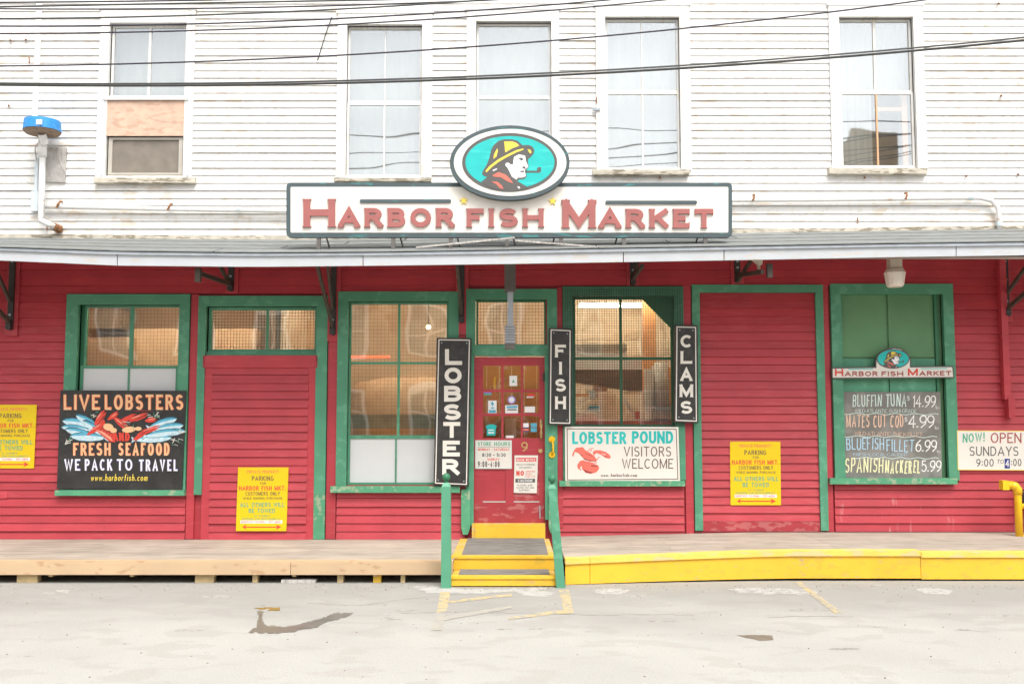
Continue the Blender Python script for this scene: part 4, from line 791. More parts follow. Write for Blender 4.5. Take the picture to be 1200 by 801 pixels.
# 'LOBSTER' letters on their own rows
vsign('LOBSTER', 'tall black vertical sign spelling LOBSTER left of the red door', [(512, 395.5), (552.5, 396), (549, 569.5), (508, 568)], [427.4, 448.9, 470.3, 491.8, 512.6, 534.4, 556], 18.5, 521.5, 541.5, .25, 0, lean=-.025)
vsign('FISH', 'narrow black vertical sign spelling FISH right of the red door', [(643.5, 384), (670.5, 385), (670, 498), (642.5, 497.5)], [418.5, 438.5, 458.5, 479], 14.8, 650.5, 663.2, .22, .035)
vsign('CLAMS', 'narrow black vertical sign spelling CLAMS beside the meshed window', [(791, 380.5), (817.5, 381), (818.5, 495.5), (790, 494.5)], [407, 426, 446, 465, 484.5], 14.8, 797.5, 811.2, .22, .035)
# LIVE LOBSTERS board
px = [(71, 457), (218, 457.5), (213, 574.5), (66.5, 572.5)]; y = -.075
t = board('painted_sign', 'hand painted black board reading LIVE LOBSTERS AND FRESH SEAFOOD with lobsters and fish', px, y, -.043, M['sgn_black'])
yt = y-.0015
HP = dict(wt=.135, sp=.20)
text('LIVE', 75, 117, 480, 18, yt, (M['p_orange'], M['p_peach']), t, outline=(0, .5), jit=.01, **HP); text('LOBSTERS', 123, 214.5, 480, 18, yt, (M['p_orange'], M['p_peach']), t, outline=(0, .5), jit=.01, **HP)
text('FRESH', 86, 129.5, 533.5, 15, yt, (M['p_orange'], M['p_peach']), t, outline=(0, .5), jit=.01, **HP); text('SEAFOOD', 139, 198.5, 533.5, 15, yt, (M['p_orange'], M['p_peach']), t, outline=(0, .5), jit=.01, **HP)
text('WE', 75.5, 94, 551, 13.5, yt, (M['p_lav'], M['p_white']), t, outline=(0, .35), jit=.01, **HP); text('PACK', 99.5, 131.5, 551, 13.5, yt, (M['p_lav'], M['p_white']), t, outline=(0, .35), jit=.01, **HP)
text('TO', 137, 155, 551, 13.5, yt, (M['p_lav'], M['p_white']), t, outline=(0, .35), jit=.01, **HP); text('TRAVEL', 163, 208, 551.5, 13.5, yt, (M['p_lav'], M['p_white']), t, outline=(0, .35), jit=.01, **HP)
text('www.harborfish.com', 106, 172.5, 563, 8, yt, M['p_yel'], t, wt=.115, sp=.13, slant=.15)
text('AND', 132.5, 152, 516.5, 10, yt-.006, M['p_red'], t, wt=.24, sp=.1, jit=.05)
def fishp(cx, cy, L, Wd, a, flip=1):
    pts = [(-.5, 0), (-.4, -.3), (-.2, -.48), (.05, -.5), (.3, -.3), (.42, -.1), (.52, -.45), (.5, 0), (.53, .4), (.42, .1), (.3, .28), (.05, .45), (-.25, .42), (-.42, .22)]
    f = lambda u, v: (cx+flip*u*L*cos(a)-v*Wd*sin(a), cy+flip*u*L*sin(a)+v*Wd*cos(a))
    return [f(u, v) for u, v in pts], [f(u, v) for u, v in [(-.48, -.05), (-.4, -.3), (-.2, -.48), (.05, -.5), (.3, -.3), (.42, -.1), (.2, -.16), (-.05, -.2), (-.3, -.12)]]
bodies, backs = [], []
for a in ((92, 496, 38, 10, .15, 1), (104, 495, 34, 9, .5, 1), (89, 502, 34, 8, .1, 1), (96, 508, 40, 9, .25, 1), (104, 512, 44, 10, .05, 1), (110, 502, 30, 8, .6, 1),
          (190, 496, 36, 9, -.3, -1), (197, 501, 36, 9, -.15, -1), (198, 507, 38, 8, -.12, -1), (178, 514, 46, 9, -.05, -1), (188, 508, 40, 8, -.15, -1)):
    b, c = fishp(a[0], a[1], a[2], a[3], a[4], a[5]); bodies.append(b); backs.append(c)
for i in range(len(bodies)):
    cxx = sum(p[0] for p in bodies[i])/len(bodies[i]); cyy = sum(p[1] for p in bodies[i])/len(bodies[i]); shapes('painted_fish_outline', M['p_navy2'], t, yt-.0008-.0004*i, [[(cxx+(p[0]-cxx)*1.03, cyy+(p[1]-cyy)*1.2+.1) for p in bodies[i]]], thick=.0001)
    shapes('painted_fish', M['p_lblue'], t, yt-.0010-.0004*i, [bodies[i]], thick=.0001); shapes('painted_fish_back', M['p_blue'], t, yt-.0013-.0004*i, [backs[i]], thick=.0001)
def claw(cx, cy, L, Wd, a):
    f = lambda u, v: (cx+u*L*cos(a)-v*Wd*sin(a), cy+u*L*sin(a)+v*Wd*cos(a)); return [f(u, v) for u, v in ((-.5, -.15), (-.1, -.5), (.25, -.5), (.5, -.2), (.2, -.08), (.45, .12), (.2, .4), (-.15, .42), (-.5, .15))]
lob = [claw(118, 489, 22, 8, -.9), claw(133, 487, 16, 6, -.6), claw(163, 489, 24, 7, -.35), claw(177, 492, 14, 6, -.1), claw(175, 504, 30, 6, -.35), claw(142, 496, 22, 8, .7), claw(113, 502, 26, 6, -.6), claw(150, 490, 24, 6, -.4)]
shapes('painted_lobster', M['p_red'], t, yt-.0060, lob+[[(108, 500), (118, 499), (135, 508), (135, 518), (128, 517), (116, 507)], [(155, 515), (168, 503), (180, 499), (181, 502), (170, 509), (160, 516)], [(116, 493), (122, 491), (124, 498), (118, 500)]], thick=.0003)
shapes('painted_lobster_shade', M['p_dred'], t, yt-.0085, [claw(120, 490, 12, 2, -.9), claw(165, 489, 16, 1.6, -.35), claw(126, 505, 18, 1.6, .5), claw(170, 506, 16, 1.4, -.6), [(152, 482), (166, 480), (180, 482), (166, 481.4)], claw(144, 497, 10, 1.4, .7)], thick=.0001)
shapes('painted_lobster_light', M['p_hl'], t, yt-.0088, [claw(116, 487, 10, 1.5, -.9), claw(134, 486, 9, 1.2, -.6), claw(160, 488, 13, 1.4, -.35), claw(178, 491, 9, 1.2, -.1), claw(176, 502, 16, 1.1, -.35), claw(140, 494, 12, 1.5, .7), [(112, 503), (120, 505), (130, 512), (132, 517), (122, 510)], claw(113, 500, 14, 1.2, -.6)], thick=.0001)
for k_, (a_, b_) in enumerate(((118, 503), (121, 505), (124, 507), (127, 510), (130, 512), (166, 507), (170, 505), (174, 503), (146, 499), (143, 496), (139, 493))): shapes('painted_tail_band', M['p_dred'], t, yt-.0090, [[(a_-1.6, b_+2.6), (a_+1.4, b_-2.4), (a_+2.0, b_-2.1), (a_-1.0, b_+2.9)]], thick=.0001)
shapes('painted_shellfish', M['p_peach'], t, yt-.0095, [ellp(127, 500, 6, 4.2, 16, .2), ellp(133, 504, 4, 3, 14), ellp(151, 503, 8, 3.6, 18, -.1), ellp(162, 502, 4, 2.4, 12)], thick=.0001)
rr = random.Random(2); sea = []
for cx, cy, n in ((108, 486, 5), (180, 486, 9), (82, 515, 8), (206, 518, 9), (212, 503, 5), (150, 497, 5)):
    for i in range(n):
        a = rr.uniform(0, 3.1); x_, y_ = cx+rr.uniform(-6, 6), cy+rr.uniform(-4, 4); l = rr.uniform(1.5, 3.5); sea.append([(x_-cos(a)*l, y_-sin(a)*l), (x_+cos(a)*l, y_+sin(a)*l), (x_+cos(a)*l+.5, y_+sin(a)*l+.6), (x_-cos(a)*l+.5, y_-sin(a)*l+.6)])
shapes('painted_seaweed', M['let_white'], t, yt-.0100, [s for i, s in enumerate(sea) if i % 3], thick=.0001); shapes('painted_leaves', M['p_tgreen'], t, yt-.010, [s for i, s in enumerate(sea) if i % 3 == 0], thick=.0001)
# parking signs
def parking(label, x0, r0, w_, h_, tilt=0, y=-.030):
    T = lambda a, b: (x0+a*w_/60+tilt*b*h_/75, r0+b*h_/75+0*a); c4 = [T(0, 0), T(60, 0), T(60, 75), T(0, 75)]
    t = board('parking_sign', label, c4, y, -.021, M['sgn_yel'], group='yellow private parking signs'); k = w_/60
    def ln(s, a, b, base, h, mt, wt=.15): p, q = T(a, base), T(b, base); text(s, p[0], q[0], p[1], h*h_/75, y-.0012, M[mt], t, wt=wt, sp=.14, space=.5)
    ln('PRIVATE PROPERTY', 11, 49, 7, 3.6, 'p_orange'); ln('PARKING', 17, 43, 15.8, 5.6, 'p_brown'); ln('FOR', 27, 34, 20.2, 2.8, 'p_brown'); ln('HARBOR FISH MKT.', 2, 58, 27.2, 5.4, 'p_red', .17)
    ln('CUSTOMERS ONLY', 10, 51, 33, 4.2, 'p_brown'); ln('WHILE MAKING PURCHASE', 7, 54, 37.8, 2.9, 'p_brown'); ln('ALL OTHERS WILL', 4, 57, 46.6, 5.2, 'p_tgreen', .17); ln('BE TOWED', 14.5, 46, 53.6, 5.2, 'p_tgreen', .17)
    ln("AT OWNER'S", 21, 40, 58.2, 2.0, 'p_tgreen'); ln('EXPENSE AND RESPONSIBILITY', 7, 53, 61.6, 1.9, 'p_tgreen')
    prism('print_strip', M['p_white'], t, [T(5, 62.4), T(55, 62.4), T(55, 66), T(5, 66)], y-.0012, y); p, q = T(6, 65.4), T(53, 65.4)
    text("NORTH'S TOWING - 797-4855", p[0], q[0], p[1], 2.4*h_/75, y-.0024, M['p_coral'], t, wt=.17, sp=.12)
    shapes('print_arrow', M['p_red'], t, y-.0012, [[T(7.5, 70.2), T(12.5, 67.2), T(11, 69.7), T(49, 69.7), T(47.5, 67.2), T(54, 70.2), T(47.5, 73.4), T(49, 70.9), T(11, 70.9), T(12.5, 73.4)]]); return t
parking('yellow private parking sign at the left edge beside the lobster board', -17, 474, 60, 74.5, -.045)
parking('yellow private parking sign on the narrow slatted doorway panel', 279, 547.3, 59, 74.5, -.035, -.062)
parking('yellow private parking sign on the wide red slatted bay', 855.5, 517, 59, 74.5, .01, -.030)
# LOBSTER POUND
px = [(662, 499.5), (795, 500), (797, 563.5), (662.5, 564.5)]; y = -.085
t = board('lobster_pound_sign', 'white sign reading LOBSTER POUND VISITORS WELCOME with a red lobster drawing', px, y, -.067, M['sgn_white'])
rim(t, px, y-.0015, 2.6, .9, M['p_brown'])
text('LOBSTER', 670.5, 734, 520, 14.5, y-.0015, M['p_teal'], t, wt=.20, sp=.09); text('POUND', 740.5, 789, 519.3, 14.5, y-.0015, M['p_teal'], t, wt=.20, sp=.07)
text('VISITORS', 731, 786.5, 534.5, 11.6, y-.0015, M['p_brown'], t, wt=.105, sp=.15); text('WELCOME', 729, 789, 548.8, 11.6, y-.0015, M['p_brown'], t, wt=.105, sp=.13)
text('www. harborfish.com', 704, 746.5, 558.3, 4.0, y-.0015, M['p_brown'], t, wt=.17, sp=.12)
LQ = lambda a, b: (655+a/8, 495+b/8)
def lq(name, mt, polys, dy, **k): return shapes(name, M[mt], t, y-.0015-dy, polys, thick=.0003, tf=LQ)
lq('lobster_drawing', 'p_coral', [[(160, 235), (225, 228), (245, 255), (290, 280), (330, 310), (355, 345), (350, 368), (300, 362), (250, 350), (215, 320), (190, 290), (150, 270), (135, 318), (122, 310), (135, 270)],
    [(320, 290), (318, 270), (345, 256), (390, 258), (440, 275), (475, 300), (488, 325), (470, 338), (430, 325), (395, 300), (360, 285), (340, 290), (330, 310)],
    [(225, 350), (260, 362), (300, 360), (330, 385), (370, 400), (378, 430), (350, 465), (300, 478), (250, 468), (218, 435), (212, 400), (195, 430), (215, 440), (205, 447), (175, 425), (172, 395), (195, 360)]], 0)
lq('lobster_shading', 'p_dred', [[(215, 318), (250, 340), (300, 352), (350, 366), (300, 358), (245, 350)], [(232, 280), (290, 300), (320, 320), (285, 305)], [(300, 400), (345, 398), (370, 412), (330, 408), (305, 412)], [(225, 430), (260, 450), (320, 466), (340, 455), (300, 474), (250, 466)], [(420, 305), (470, 330), (440, 322)], [(190, 285), (205, 300), (240, 310), (205, 306)]], .0006)
lq('lobster_legs', 'p_coral', [[(270, 262), (290, 240), (330, 236), (332, 240), (292, 246), (276, 268)], [(290, 268), (305, 248), (312, 250), (298, 272)], [(355, 345), (372, 320), (395, 318), (374, 326), (360, 352)], [(270, 370), (355, 372), (352, 380), (280, 378)]], .0009)
lq('lobster_highlight', 'p_white', [[(285, 368), (330, 364), (352, 374), (345, 386), (310, 378)], [(395, 285), (440, 298), (430, 302)]], .0012)
# store hours, notice
px = [(557, 515.5), (599.8, 515.5), (599.8, 549), (556.8, 549)]; y = DY-.012
t = board('store_hours_sign', 'small white STORE HOURS sign on the red door', px, y, DY-.004, M['sgn_white']); rim(t, px, y-.001, .7, .7, M['fit_b'])
text('STORE', 560, 575.5, 522, 4.4, y-.001, M['p_tgreen'], t, wt=.2); text('HOURS', 579, 598, 522, 4.4, y-.001, M['p_tgreen'], t, wt=.2); shapes('rule', M['p_char'], t, y-.001, [[(560, 523.2), (598, 523.2), (598, 523.6), (560, 523.6)]])
text('MONDAY - SATURDAY', 560, 597, 527.8, 3, y-.001, M['p_red'], t, wt=.18); text('8:30 - 5:30', 565, 592.5, 534.8, 4.2, y-.001, M['p_char'], t, wt=.2); text('SUNDAY', 571, 585.5, 539.2, 2.8, y-.001, M['p_red'], t, wt=.18); text('9:00-4:00', 560, 585.5, 547, 7, y-.001, M['p_char'], t, wt=.13)
px = [(603, 533.2), (630.5, 533.2), (629, 577.5), (602, 577)]; y = DY-.010
t = board('notice_sign', 'tall white notice with red NO and black CAUTION band on the red door', px, y, DY-.004, M['sgn_white'])
shapes('print_band', M['p_red'], t, y-.001, [[(605, 536), (628.5, 536), (628.5, 540.5), (605, 540.5)]]); text('MASK NOTICE', 606, 627.5, 539.9, 3, y-.0022, M['p_white'], t, wt=.17)
text('THIS IS A WATERFRONT', 605, 627, 545, 1.8, y-.001, M['p_char'], t); text('FISH MARKET', 608.5, 623, 548.4, 1.8, y-.001, M['p_char'], t); text('NO', 605, 614, 557, 5.8, y-.001, M['p_red'], t, wt=.26)
for i, s in enumerate(('SMOKING', 'DOGS', 'PETS')): text(s, 616, 627-(i == 1)*4, 553+i*2.9, 1.9, y-.001, M['p_red'], t)
shapes('print_band', M['p_char'], t, y-.001, [[(604, 560.5), (627, 560.5), (627, 565), (604, 565)]]); text('CAUTION!', 607, 624, 564.3, 3, y-.0022, M['p_white'], t, wt=.18)
for i, s in enumerate(('FLOORS ARE', 'WATER WET AND', 'SLIPPERY')): text(s, 606+(i == 2)*2-(i == 1)*1, 624-(i == 2)*3+(i == 1)*2, 569.2+i*2.9, 1.9, y-.001, M['p_char'], t)
# chalkboard
px = [(986, 459), (1102, 459), (1104, 561), (985.5, 561.5)]; y = -.012
t = board('chalkboard', 'grey chalkboard with chalked fish prices in the green framed bay', px, y, .021, M['chalk'], 'chalkboard'); y -= .0012; yc = y
def ck(s, a, b, base, h, mt, wt=.08, **k): text(s, a, b, base, h, yc, M[mt], t, wt=wt, sp=.10, jit=.05, yj=.05, **k)
ck('BLUFFIN', 999, 1033, 476, 14, 'c_mint'); ck('TUNA', 1038, 1062, 476.5, 15, 'c_mint'); ck('$', 1062.5, 1066.5, 469, 6, 'c_mint'); text('14.99', 1069, 1096.5, 477, 14, yc, M['c_wh'], t, wt=.09, sp=.05, slant=.06, jit=.05); ck('lb', 1096.5, 1101, 479, 4, 'c_wh')
ck('WILD@ATLANTIC@SUSHI@GRADE', 1002, 1074, 483.5, 4.6, 'c_mint')
ck('MATES CUT COD', 992, 1059, 500.5, 14.5, 'c_peach'); ck('$', 1060, 1063.5, 494, 6, 'c_wh'); text('4.99', 1064, 1095, 501, 15, yc, M['c_wh'], t, wt=.09, sp=.05, slant=.06, jit=.05); ck('lb', 1095.5, 1100, 502.5, 4, 'c_wh')
ck('@WILD@ATLANTIC@THICK@FILLET@', 1000, 1082, 510, 5, 'c_peach', slope=.02)
ck('BLUEFISH', 992, 1036, 527, 14, 'c_blue'); ck('FILLET', 1039, 1071, 529, 14, 'c_blue'); text('6.99', 1072.5, 1098, 529, 14, yc, M['c_wh'], t, wt=.09, sp=.05, slant=.06, jit=.05); ck('lb', 1098, 1102, 530, 3.5, 'c_wh')
ck('FRESH@LOCAL@CAUGHT', 1000, 1064, 534, 3.6, 'c_blue')
ck('SPANISH', 990, 1035, 553.5, 17, 'c_yel', wt=.085, slant=.05); ck('MACKEREL', 1037, 1078, 554, 15, 'c_yel', wt=.10, slant=.05); text('5.99', 1079.5, 1103, 552.5, 13.5, yc, M['c_wh'], t, wt=.09, sp=.05, slant=.06, jit=.05)
mb = MB()
for k, (a, b, rw) in enumerate(((987, 1100, 484.5), (988, 1098, 511), (1000, 1100, 536))):
    ribbon(mb, [(a+(b-a)*i/24, -(rw+.9*sin(i*1.3)+.03*i)) for i in range(25)], .7, yc-.0001*k, 0, 0, lambda u, v: P(u, -v, yc))
mb.build('chalk_line', M['c_mint'], t)
# small market sign above the chalkboard
y = -.085; small = [(975, 443.5), (974.5, 430.5), (1026, 429.5), (1026, 421), (1031, 413), (1040, 408), (1048, 406.8), (1056, 408), (1063, 413), (1067.5, 421), (1067.5, 429), (1117, 428.5), (1118.5, 442.5)]
q = [P(a, b, y) for a, b in small]; t = thing('small_market_sign', 'small cream market sign with rain hatted seaman above the chalkboard', 'sign', (q[0][0], y, q[0][1]))
MB().prism(q, y, -.043).build('board', M['p_char'], t)
cen = (1046.5, 427); ins = [(976, 442.2), (976, 431.8), (1027.2, 431), (1027.2, 421.3), (1032, 414), (1040.5, 409.2), (1048, 408), (1055.5, 409.2), (1062, 414), (1066.2, 421.3), (1066.2, 430.4), (1115.8, 430), (1117, 441.4)]
MB().prism([P(a, b, y-.003) for a, b in ins], y-.003, y+.001).build('face_panel', M['sgn_white'], t)
emblem(t, 1046.6, 420.3, .0448, y-.0065, .0035, sx=1.03)
sq = dict(y=y-.006)
text('H', 978.5, 988.2, 440.3, 8.2, y-.006, M['p_red'], t, wt=.23, serif=.05); text('ARBOR', 990, 1028.5, 440.5, 5.6, y-.006, M['p_maroon'], t, wt=.22, sp=.28, serif=.06); text('FISH', 1033, 1058.5, 440.5, 5.6, y-.006, M['p_maroon'], t, wt=.22, sp=.28, serif=.06)
text('M', 1064, 1075.5, 440, 8.2, y-.006, M['p_red'], t, wt=.23, serif=.05); text('ARKET', 1077.5, 1114.5, 440, 5.6, y-.006, M['p_maroon'], t, wt=.22, sp=.28, serif=.06)
shapes('rule', M['p_teal'], t, y-.0035, [[(994, 432), (1023, 431.8), (1023, 432.8), (994, 433)], [(1079, 431.2), (1110, 431), (1110, 432), (1079, 432.2)]])
# NOW OPEN sign
px = [(1121.5, 504), (1217, 504.5), (1219, 551), (1122.5, 550.5)]; y = -.05
t = board('opening_times_sign', 'cream hand painted sign reading NOW OPEN SUNDAYS at the right edge', px, y, -.02, M['sgn_white']); rim(t, px, y-.001, .4, .8, M['p_yel'])
text('NOW!', 1128, 1154, 518.5, 10.5, y-.0015, M['p_tgreen'], t, wt=.14, slope=-.06, jit=.04); text('OPEN', 1161, 1197, 518.8, 12, y-.0015, M['p_maroon'], t, wt=.12, sp=.13)
text('SUNDAYS', 1136, 1193.5, 533.8, 11, y-.0015, M['p_char'], t, wt=.11, sp=.14, jit=.01); text('9:00', 1144, 1164.5, 546.3, 9, y-.0015, M['p_char'], t, wt=.12); text('TO', 1168, 1176, 543, 5, y-.0015, M['p_char'], t, wt=.12, slant=.15)
prism('repainted_patch', M['p_navy'], t, [(1177.3, 537), (1183.5, 537), (1183.5, 548.5), (1177.3, 548.5)], y-.0015, y); text('4', 1178.3, 1182.8, 546.5, 8, y-.003, M['p_white'], t, wt=.16); text(':00', 1184.5, 1197, 545.8, 8.6, y-.0015, M['p_char'], t, wt=.12)

# ------------------------------------------------------------------ deck, steps, posts
DF = -1.97; DZ = ZB+.005
dk = thing('wooden_deck', 'bare wooden deck with new pine fascia in front of the left windows', 'deck', (-6, DF, 0))
xe = xc(531, 653, DF); rr = random.Random(12); np_ = 14; pw = (-.03-DF)/np_
for i in range(np_):
    y0 = DF+i*pw; cuts = [-11.3, -8.1+rr.uniform(-.5, .5), -4.6+rr.uniform(-1, 1), xe]
    for a, b in zip(cuts, cuts[1:]): box('plank', M['deck'] if i else M['pine'], dk, a+.002, b-.002, y0+.003, y0+pw-.003, DZ-.035, DZ-rr.uniform(0, .003))
for a, b in ((-11.3, xc(341, 662, DF)), (xc(341.6, 662, DF), xe)): box('fascia_board', M['pine'], dk, a, b, DF-.032, DF-.002, zr(672.5, DF), DZ-.012)
box('shadow_sheet', M['dark'], dk, -11.3, xe, DF+.7, DF+.72, 0.001, DZ-.05)  # dark sheet painting the shadow in the gap below the deck
for a, b, c in ((22, 46, 'pine_d'), (230, 252, 'pine_d'), (297, 303, 'pine_d'), (396, 403, 'pine_d'), (438, 447, 'yellow'), (470, 475, 'pine_d'), (-160, -140, 'pine_d')):
    box('post', M[c], dk, xc(a, 676, DF+.06), xc(b, 676, DF+.06), DF+.02, DF+.11, 0.001, DZ-.04)
for i in range(12): x_ = -10.8+i*.85; box('joist', M['pine_d'], dk, x_, x_+.04, DF+.0, -.06, DZ-.16, DZ-.036) if x_ < xe-.1 else None
MB().box(xc(330, 681, DF), xc(370, 681, DF), DF-.02, DF+.1, .001, .035).build('timber_offcut', M['oldw'], None, label='old timber offcut lying under the front edge of the pine deck', cat='timber')
MB().box(xc(362, 676, DF), xc(384, 676, DF), DF+.0, DF+.04, .085, .10).build('white_pipe_offcut', M['p_white'], dk)
dr = thing('yellow_edged_deck', 'raised plank walkway with bright yellow painted edge right of the steps', 'deck', (4, DF, 0))
DFR = -2.07; x0 = xc(662, 652, DFR)
def sg_(x): return min(1, max(0, (x-x0)/2.4))
def dzr(x): return .262+sg_(x)*.050
def yfr(x): return DFR+.27*(1-(1-sg_(x))**1.6)
pw = .140
cutx = [x0]+[x0+.6*i for i in range(1, 6)]+[x0+4.6, x0+6.2, 11.3]
for i in range(12):
    y1 = -.03-i*pw; y0 = y1-pw; jn = sorted({0, 2+i % 3, 5, 6+(i % 2), len(cutx)-1})
    for ja, jb in zip(jn, jn[1:]):
        mb = MB()
        for a, b in zip(cutx[ja:jb], cutx[ja+1:jb+1]):
            r4 = lambda x, z: [(x, y0+.003, z-.035), (x, y1-.003, z-.035), (x, y1-.003, z), (x, y0+.003, z)]
            mb.hull(r4(a+(.002 if a == cutx[ja] else 0), dzr(a)), r4(b-(.002 if b == cutx[jb] else 0), dzr(b)))
        mb.build('plank', M['deck'], dr)
segs = ((x0, x0+.26, .0), (x0+.26, xc(1077.5, 660, -1.8), .0), (xc(1077.5, 660, -1.8), 11.3, -.014))
for k, (a, b, dz) in enumerate(segs):
    zz = lambda x: dzr(x)+.004+dz
    def sec(x, t0, t1, ya, yb): return [(x, ya, t0), (x, yb, t0), (x, yb, t1), (x, ya, t1)]
    cuts = [a+.002]+[x0+.4*c for c in range(1, 8) if a < x0+.4*c < b]+[b-.002]
    mb = MB(); mf = MB()
    for p, q in zip(cuts, cuts[1:]):
        mb.hull(sec(p, zz(p)-.055, zz(p), yfr(p)-.045-.004*k, yfr(p)+.12+.0*p), sec(q, zz(q)-.055, zz(q), yfr(q)-.045-.004*k, yfr(q)+.12))
        lo = lambda x: .004+.022*sg_(x)+(.0 if k < 2 else -.008)
        mf.hull(sec(p, lo(p), zz(p)-.057, yfr(p)-.028-.004*k, yfr(p)-.002), sec(q, lo(q), zz(q)-.057, yfr(q)-.028-.004*k, yfr(q)-.002))
    mb.build('edge_board', M['yellow_edge'], dr); mf.build('fascia_board', M['yellow'], dr)
    if k == 0:
        mb = MB(); mb.hull(sec(x0, dzr(x0)-.031, dzr(x0)+.0008, yfr(x0)+.121, -1.72), sec(x0+2.4, dzr(x0+2.4)-.031, dzr(x0+2.4)+.0008, yfr(x0+2.4)+.10, -1.72)); mb.build('plank', M['deck'], dr)
box('shadow_sheet', M['dark'], dr, x0, 11.3, -1.5, -1.48, .001, .22)  # dark sheet for the shadow below the yellow edged deck too
# steps
st = thing('entrance_steps', 'yellow painted wooden steps with grey grip treads at the red door', 'steps', (0, -1.9, 0))
SA = -1.74; SB = -2.20; sx0, sx1 = xc(529, 657, SA), xc(651, 657, SA)
ztop = DZ+.02; zm = zr(666.5, SA)
box('landing', M['yellow_worn'], st, sx0+.01, sx1-.01, SA+.0, -.12, .02, ztop); box('riser', M['yellow'], st, sx0, sx1, SA-.028, SA-.001, zm+.001, ztop-.022); box('nosing', M['yellow'], st, sx0-.006, sx1+.006, SA-.04, SA+.06, ztop-.02, ztop+.006)
box('grip_tread', M['mat_grey'], st, xc(540.5, 645, SA), xc(643, 645, SA), SA+.065, -.13, ztop+.001, ztop+.007)
b0, b1 = xc(528, 680, SB), xc(652.5, 680, SB)
box('lower_step', M['yellow_worn'], st, b0+.012, b1-.012, SB+.0, SA-.03, .015, zm-.004); box('riser', M['yellow'], st, b0, b1, SB-.025, SB-.001, .012, zm-.028); box('nosing', M['yellow'], st, b0-.006, b1+.006, SB-.038, SB+.05, zm-.026, zm+.002)
box('grip_tread', M['mat_grey'], st, xc(537, 670, SB), xc(644.5, 670, SB), SB+.055, SA-.035, zm-.003, zm+.006)
box('threshold_step', M['yellow_worn'], st, xc(553, 620, -.11), xc(639, 620, -.11), -.115, .02, ztop-.0, zr(613.5, -.11)); box('threshold_riser', M['yellow'], st, xc(557, 620, -.13), xc(638.5, 620, -.13), -.135, -.1152, ztop+.008, zr(614.5, -.13))
def newel(label, xb, xt, yp, row_top, px_w, lean=0, base_z=.001):
    zt_ = P(600, row_top, yp)[1]; x_b = xc(xb, 682, yp); x_t = xc(xt, row_top, yp); hw = px_w*.5*10.35/FPX
    t = thing('handrail_post', label, 'post', (x_b, yp, 0), 'green handrail posts at the steps'); mb = MB()
    sq_ = lambda x, z, h: [(x-h, yp-h, z), (x+h, yp-h, z), (x+h, yp+h, z), (x-h, yp+h, z)]
    mb.hull(sq_(x_b, base_z, hw*1.08), sq_(x_t, zt_-.04, hw)); mb.hull(sq_(x_t, zt_-.04, hw), sq_(x_t, zt_, hw*.55)); mb.build('shaft', M['green_worn' if False else 'green'], t)
    MB().tube([(x_t, yp, zt_-.002), (x_t, yp, zt_+.02)], [hw*.45, hw*.35], 10).ell((x_t, yp, zt_+.055), .042, .042, .042).build('ball_finial', M['green_d'], t, smooth=True)
newel('green post with ball finial left of the yellow steps', 523, 523, -2.26, 565, 10.5); newel('leaning green post with ball finial right of the yellow steps', 657, 647, -2.24, 567, 9.5)

# ------------------------------------------------------------------ fittings on the front
t = thing('wall_lamp', 'beige jar lamp with frosted glass hanging under the awning right side', 'lamp', (xc(1048, 320, -.9), -.9, 3.3))
lx = xc(1048.5, 320, -.9); z = lambda r: P(600, r, -.9)[1]
box('mount', M['lampb'], t, lx-.07, lx+.07, -.96, -.84, z(313), z(298)); MB().hull([(lx-.08, -.98, z(316)), (lx+.08, -.98, z(316)), (lx+.08, -.82, z(316)), (lx-.08, -.82, z(316))], [(lx-.07, -.96, z(313)), (lx+.07, -.96, z(313)), (lx+.07, -.84, z(313)), (lx-.07, -.84, z(313))]).build('collar', M['lampb'], t)
MB().tube([(lx, -.9, z(316)), (lx, -.9, z(320)), (lx, -.9, z(322)), (lx, -.9, z(334)), (lx, -.9, z(336))], [.10, .125, .12, .10, .085], 12).build('lens', M['lampg'], t, smooth=False)
t = thing('hanging_fixture', 'long grey metal fixture hanging in front of the door transom', 'fixture', (xc(598, 340, -.6), -.6, 3.0)); hx = xc(598.5, 340, -.6); z = lambda r: P(600, r, -.6)[1]
box('housing', M['steel_d'], t, hx-.075, hx+.06, -.66, -.54, z(342), z(308)); box('channel', M['steel'], t, hx-.04, hx+.03, -.63, -.57, z(382), z(342)); box('heater_head', M['steel'], t, hx-.07, hx+.05, -.66, -.55, z(402), z(382)); box('end_cap', M['steel_d'], t, hx-.072, hx+.052, -.66, -.55, z(409), z(402)-.001)
mb = MB()
for k in range(6): zz = z(399-k*3); mb.box(hx-.074, hx+.054, -.664, -.6605, zz, zz+.008)
mb.build('fin', M['steel_d'], t)
t = thing('awning_clamp', 'small beige clamp tucked under the awning left of the jar lamp', 'lamp', (xc(886, 312, -1.1), -1.1, 3.3)); q = P(886, 308, -1.1)  # only a clamp on the awning, not a lamp; gives no light
MB().hull([(q[0]-.05, -1.14, q[1]+.04), (q[0]+.07, -1.14, q[1]+.04), (q[0]+.07, -1.06, q[1]+.04), (q[0]-.05, -1.06, q[1]+.04)], [(q[0]+.02, -1.12, q[1]-.02), (q[0]+.07, -1.12, q[1]-.02), (q[0]+.07, -1.06, q[1]-.02), (q[0]+.02, -1.06, q[1]-.02)]).build('clamp_body', M['lampb'], t); box('arm', M['lampb'], t, q[0]+.02, q[0]+.05, -1.10, -1.06, q[1]-.09, q[1]-.021)
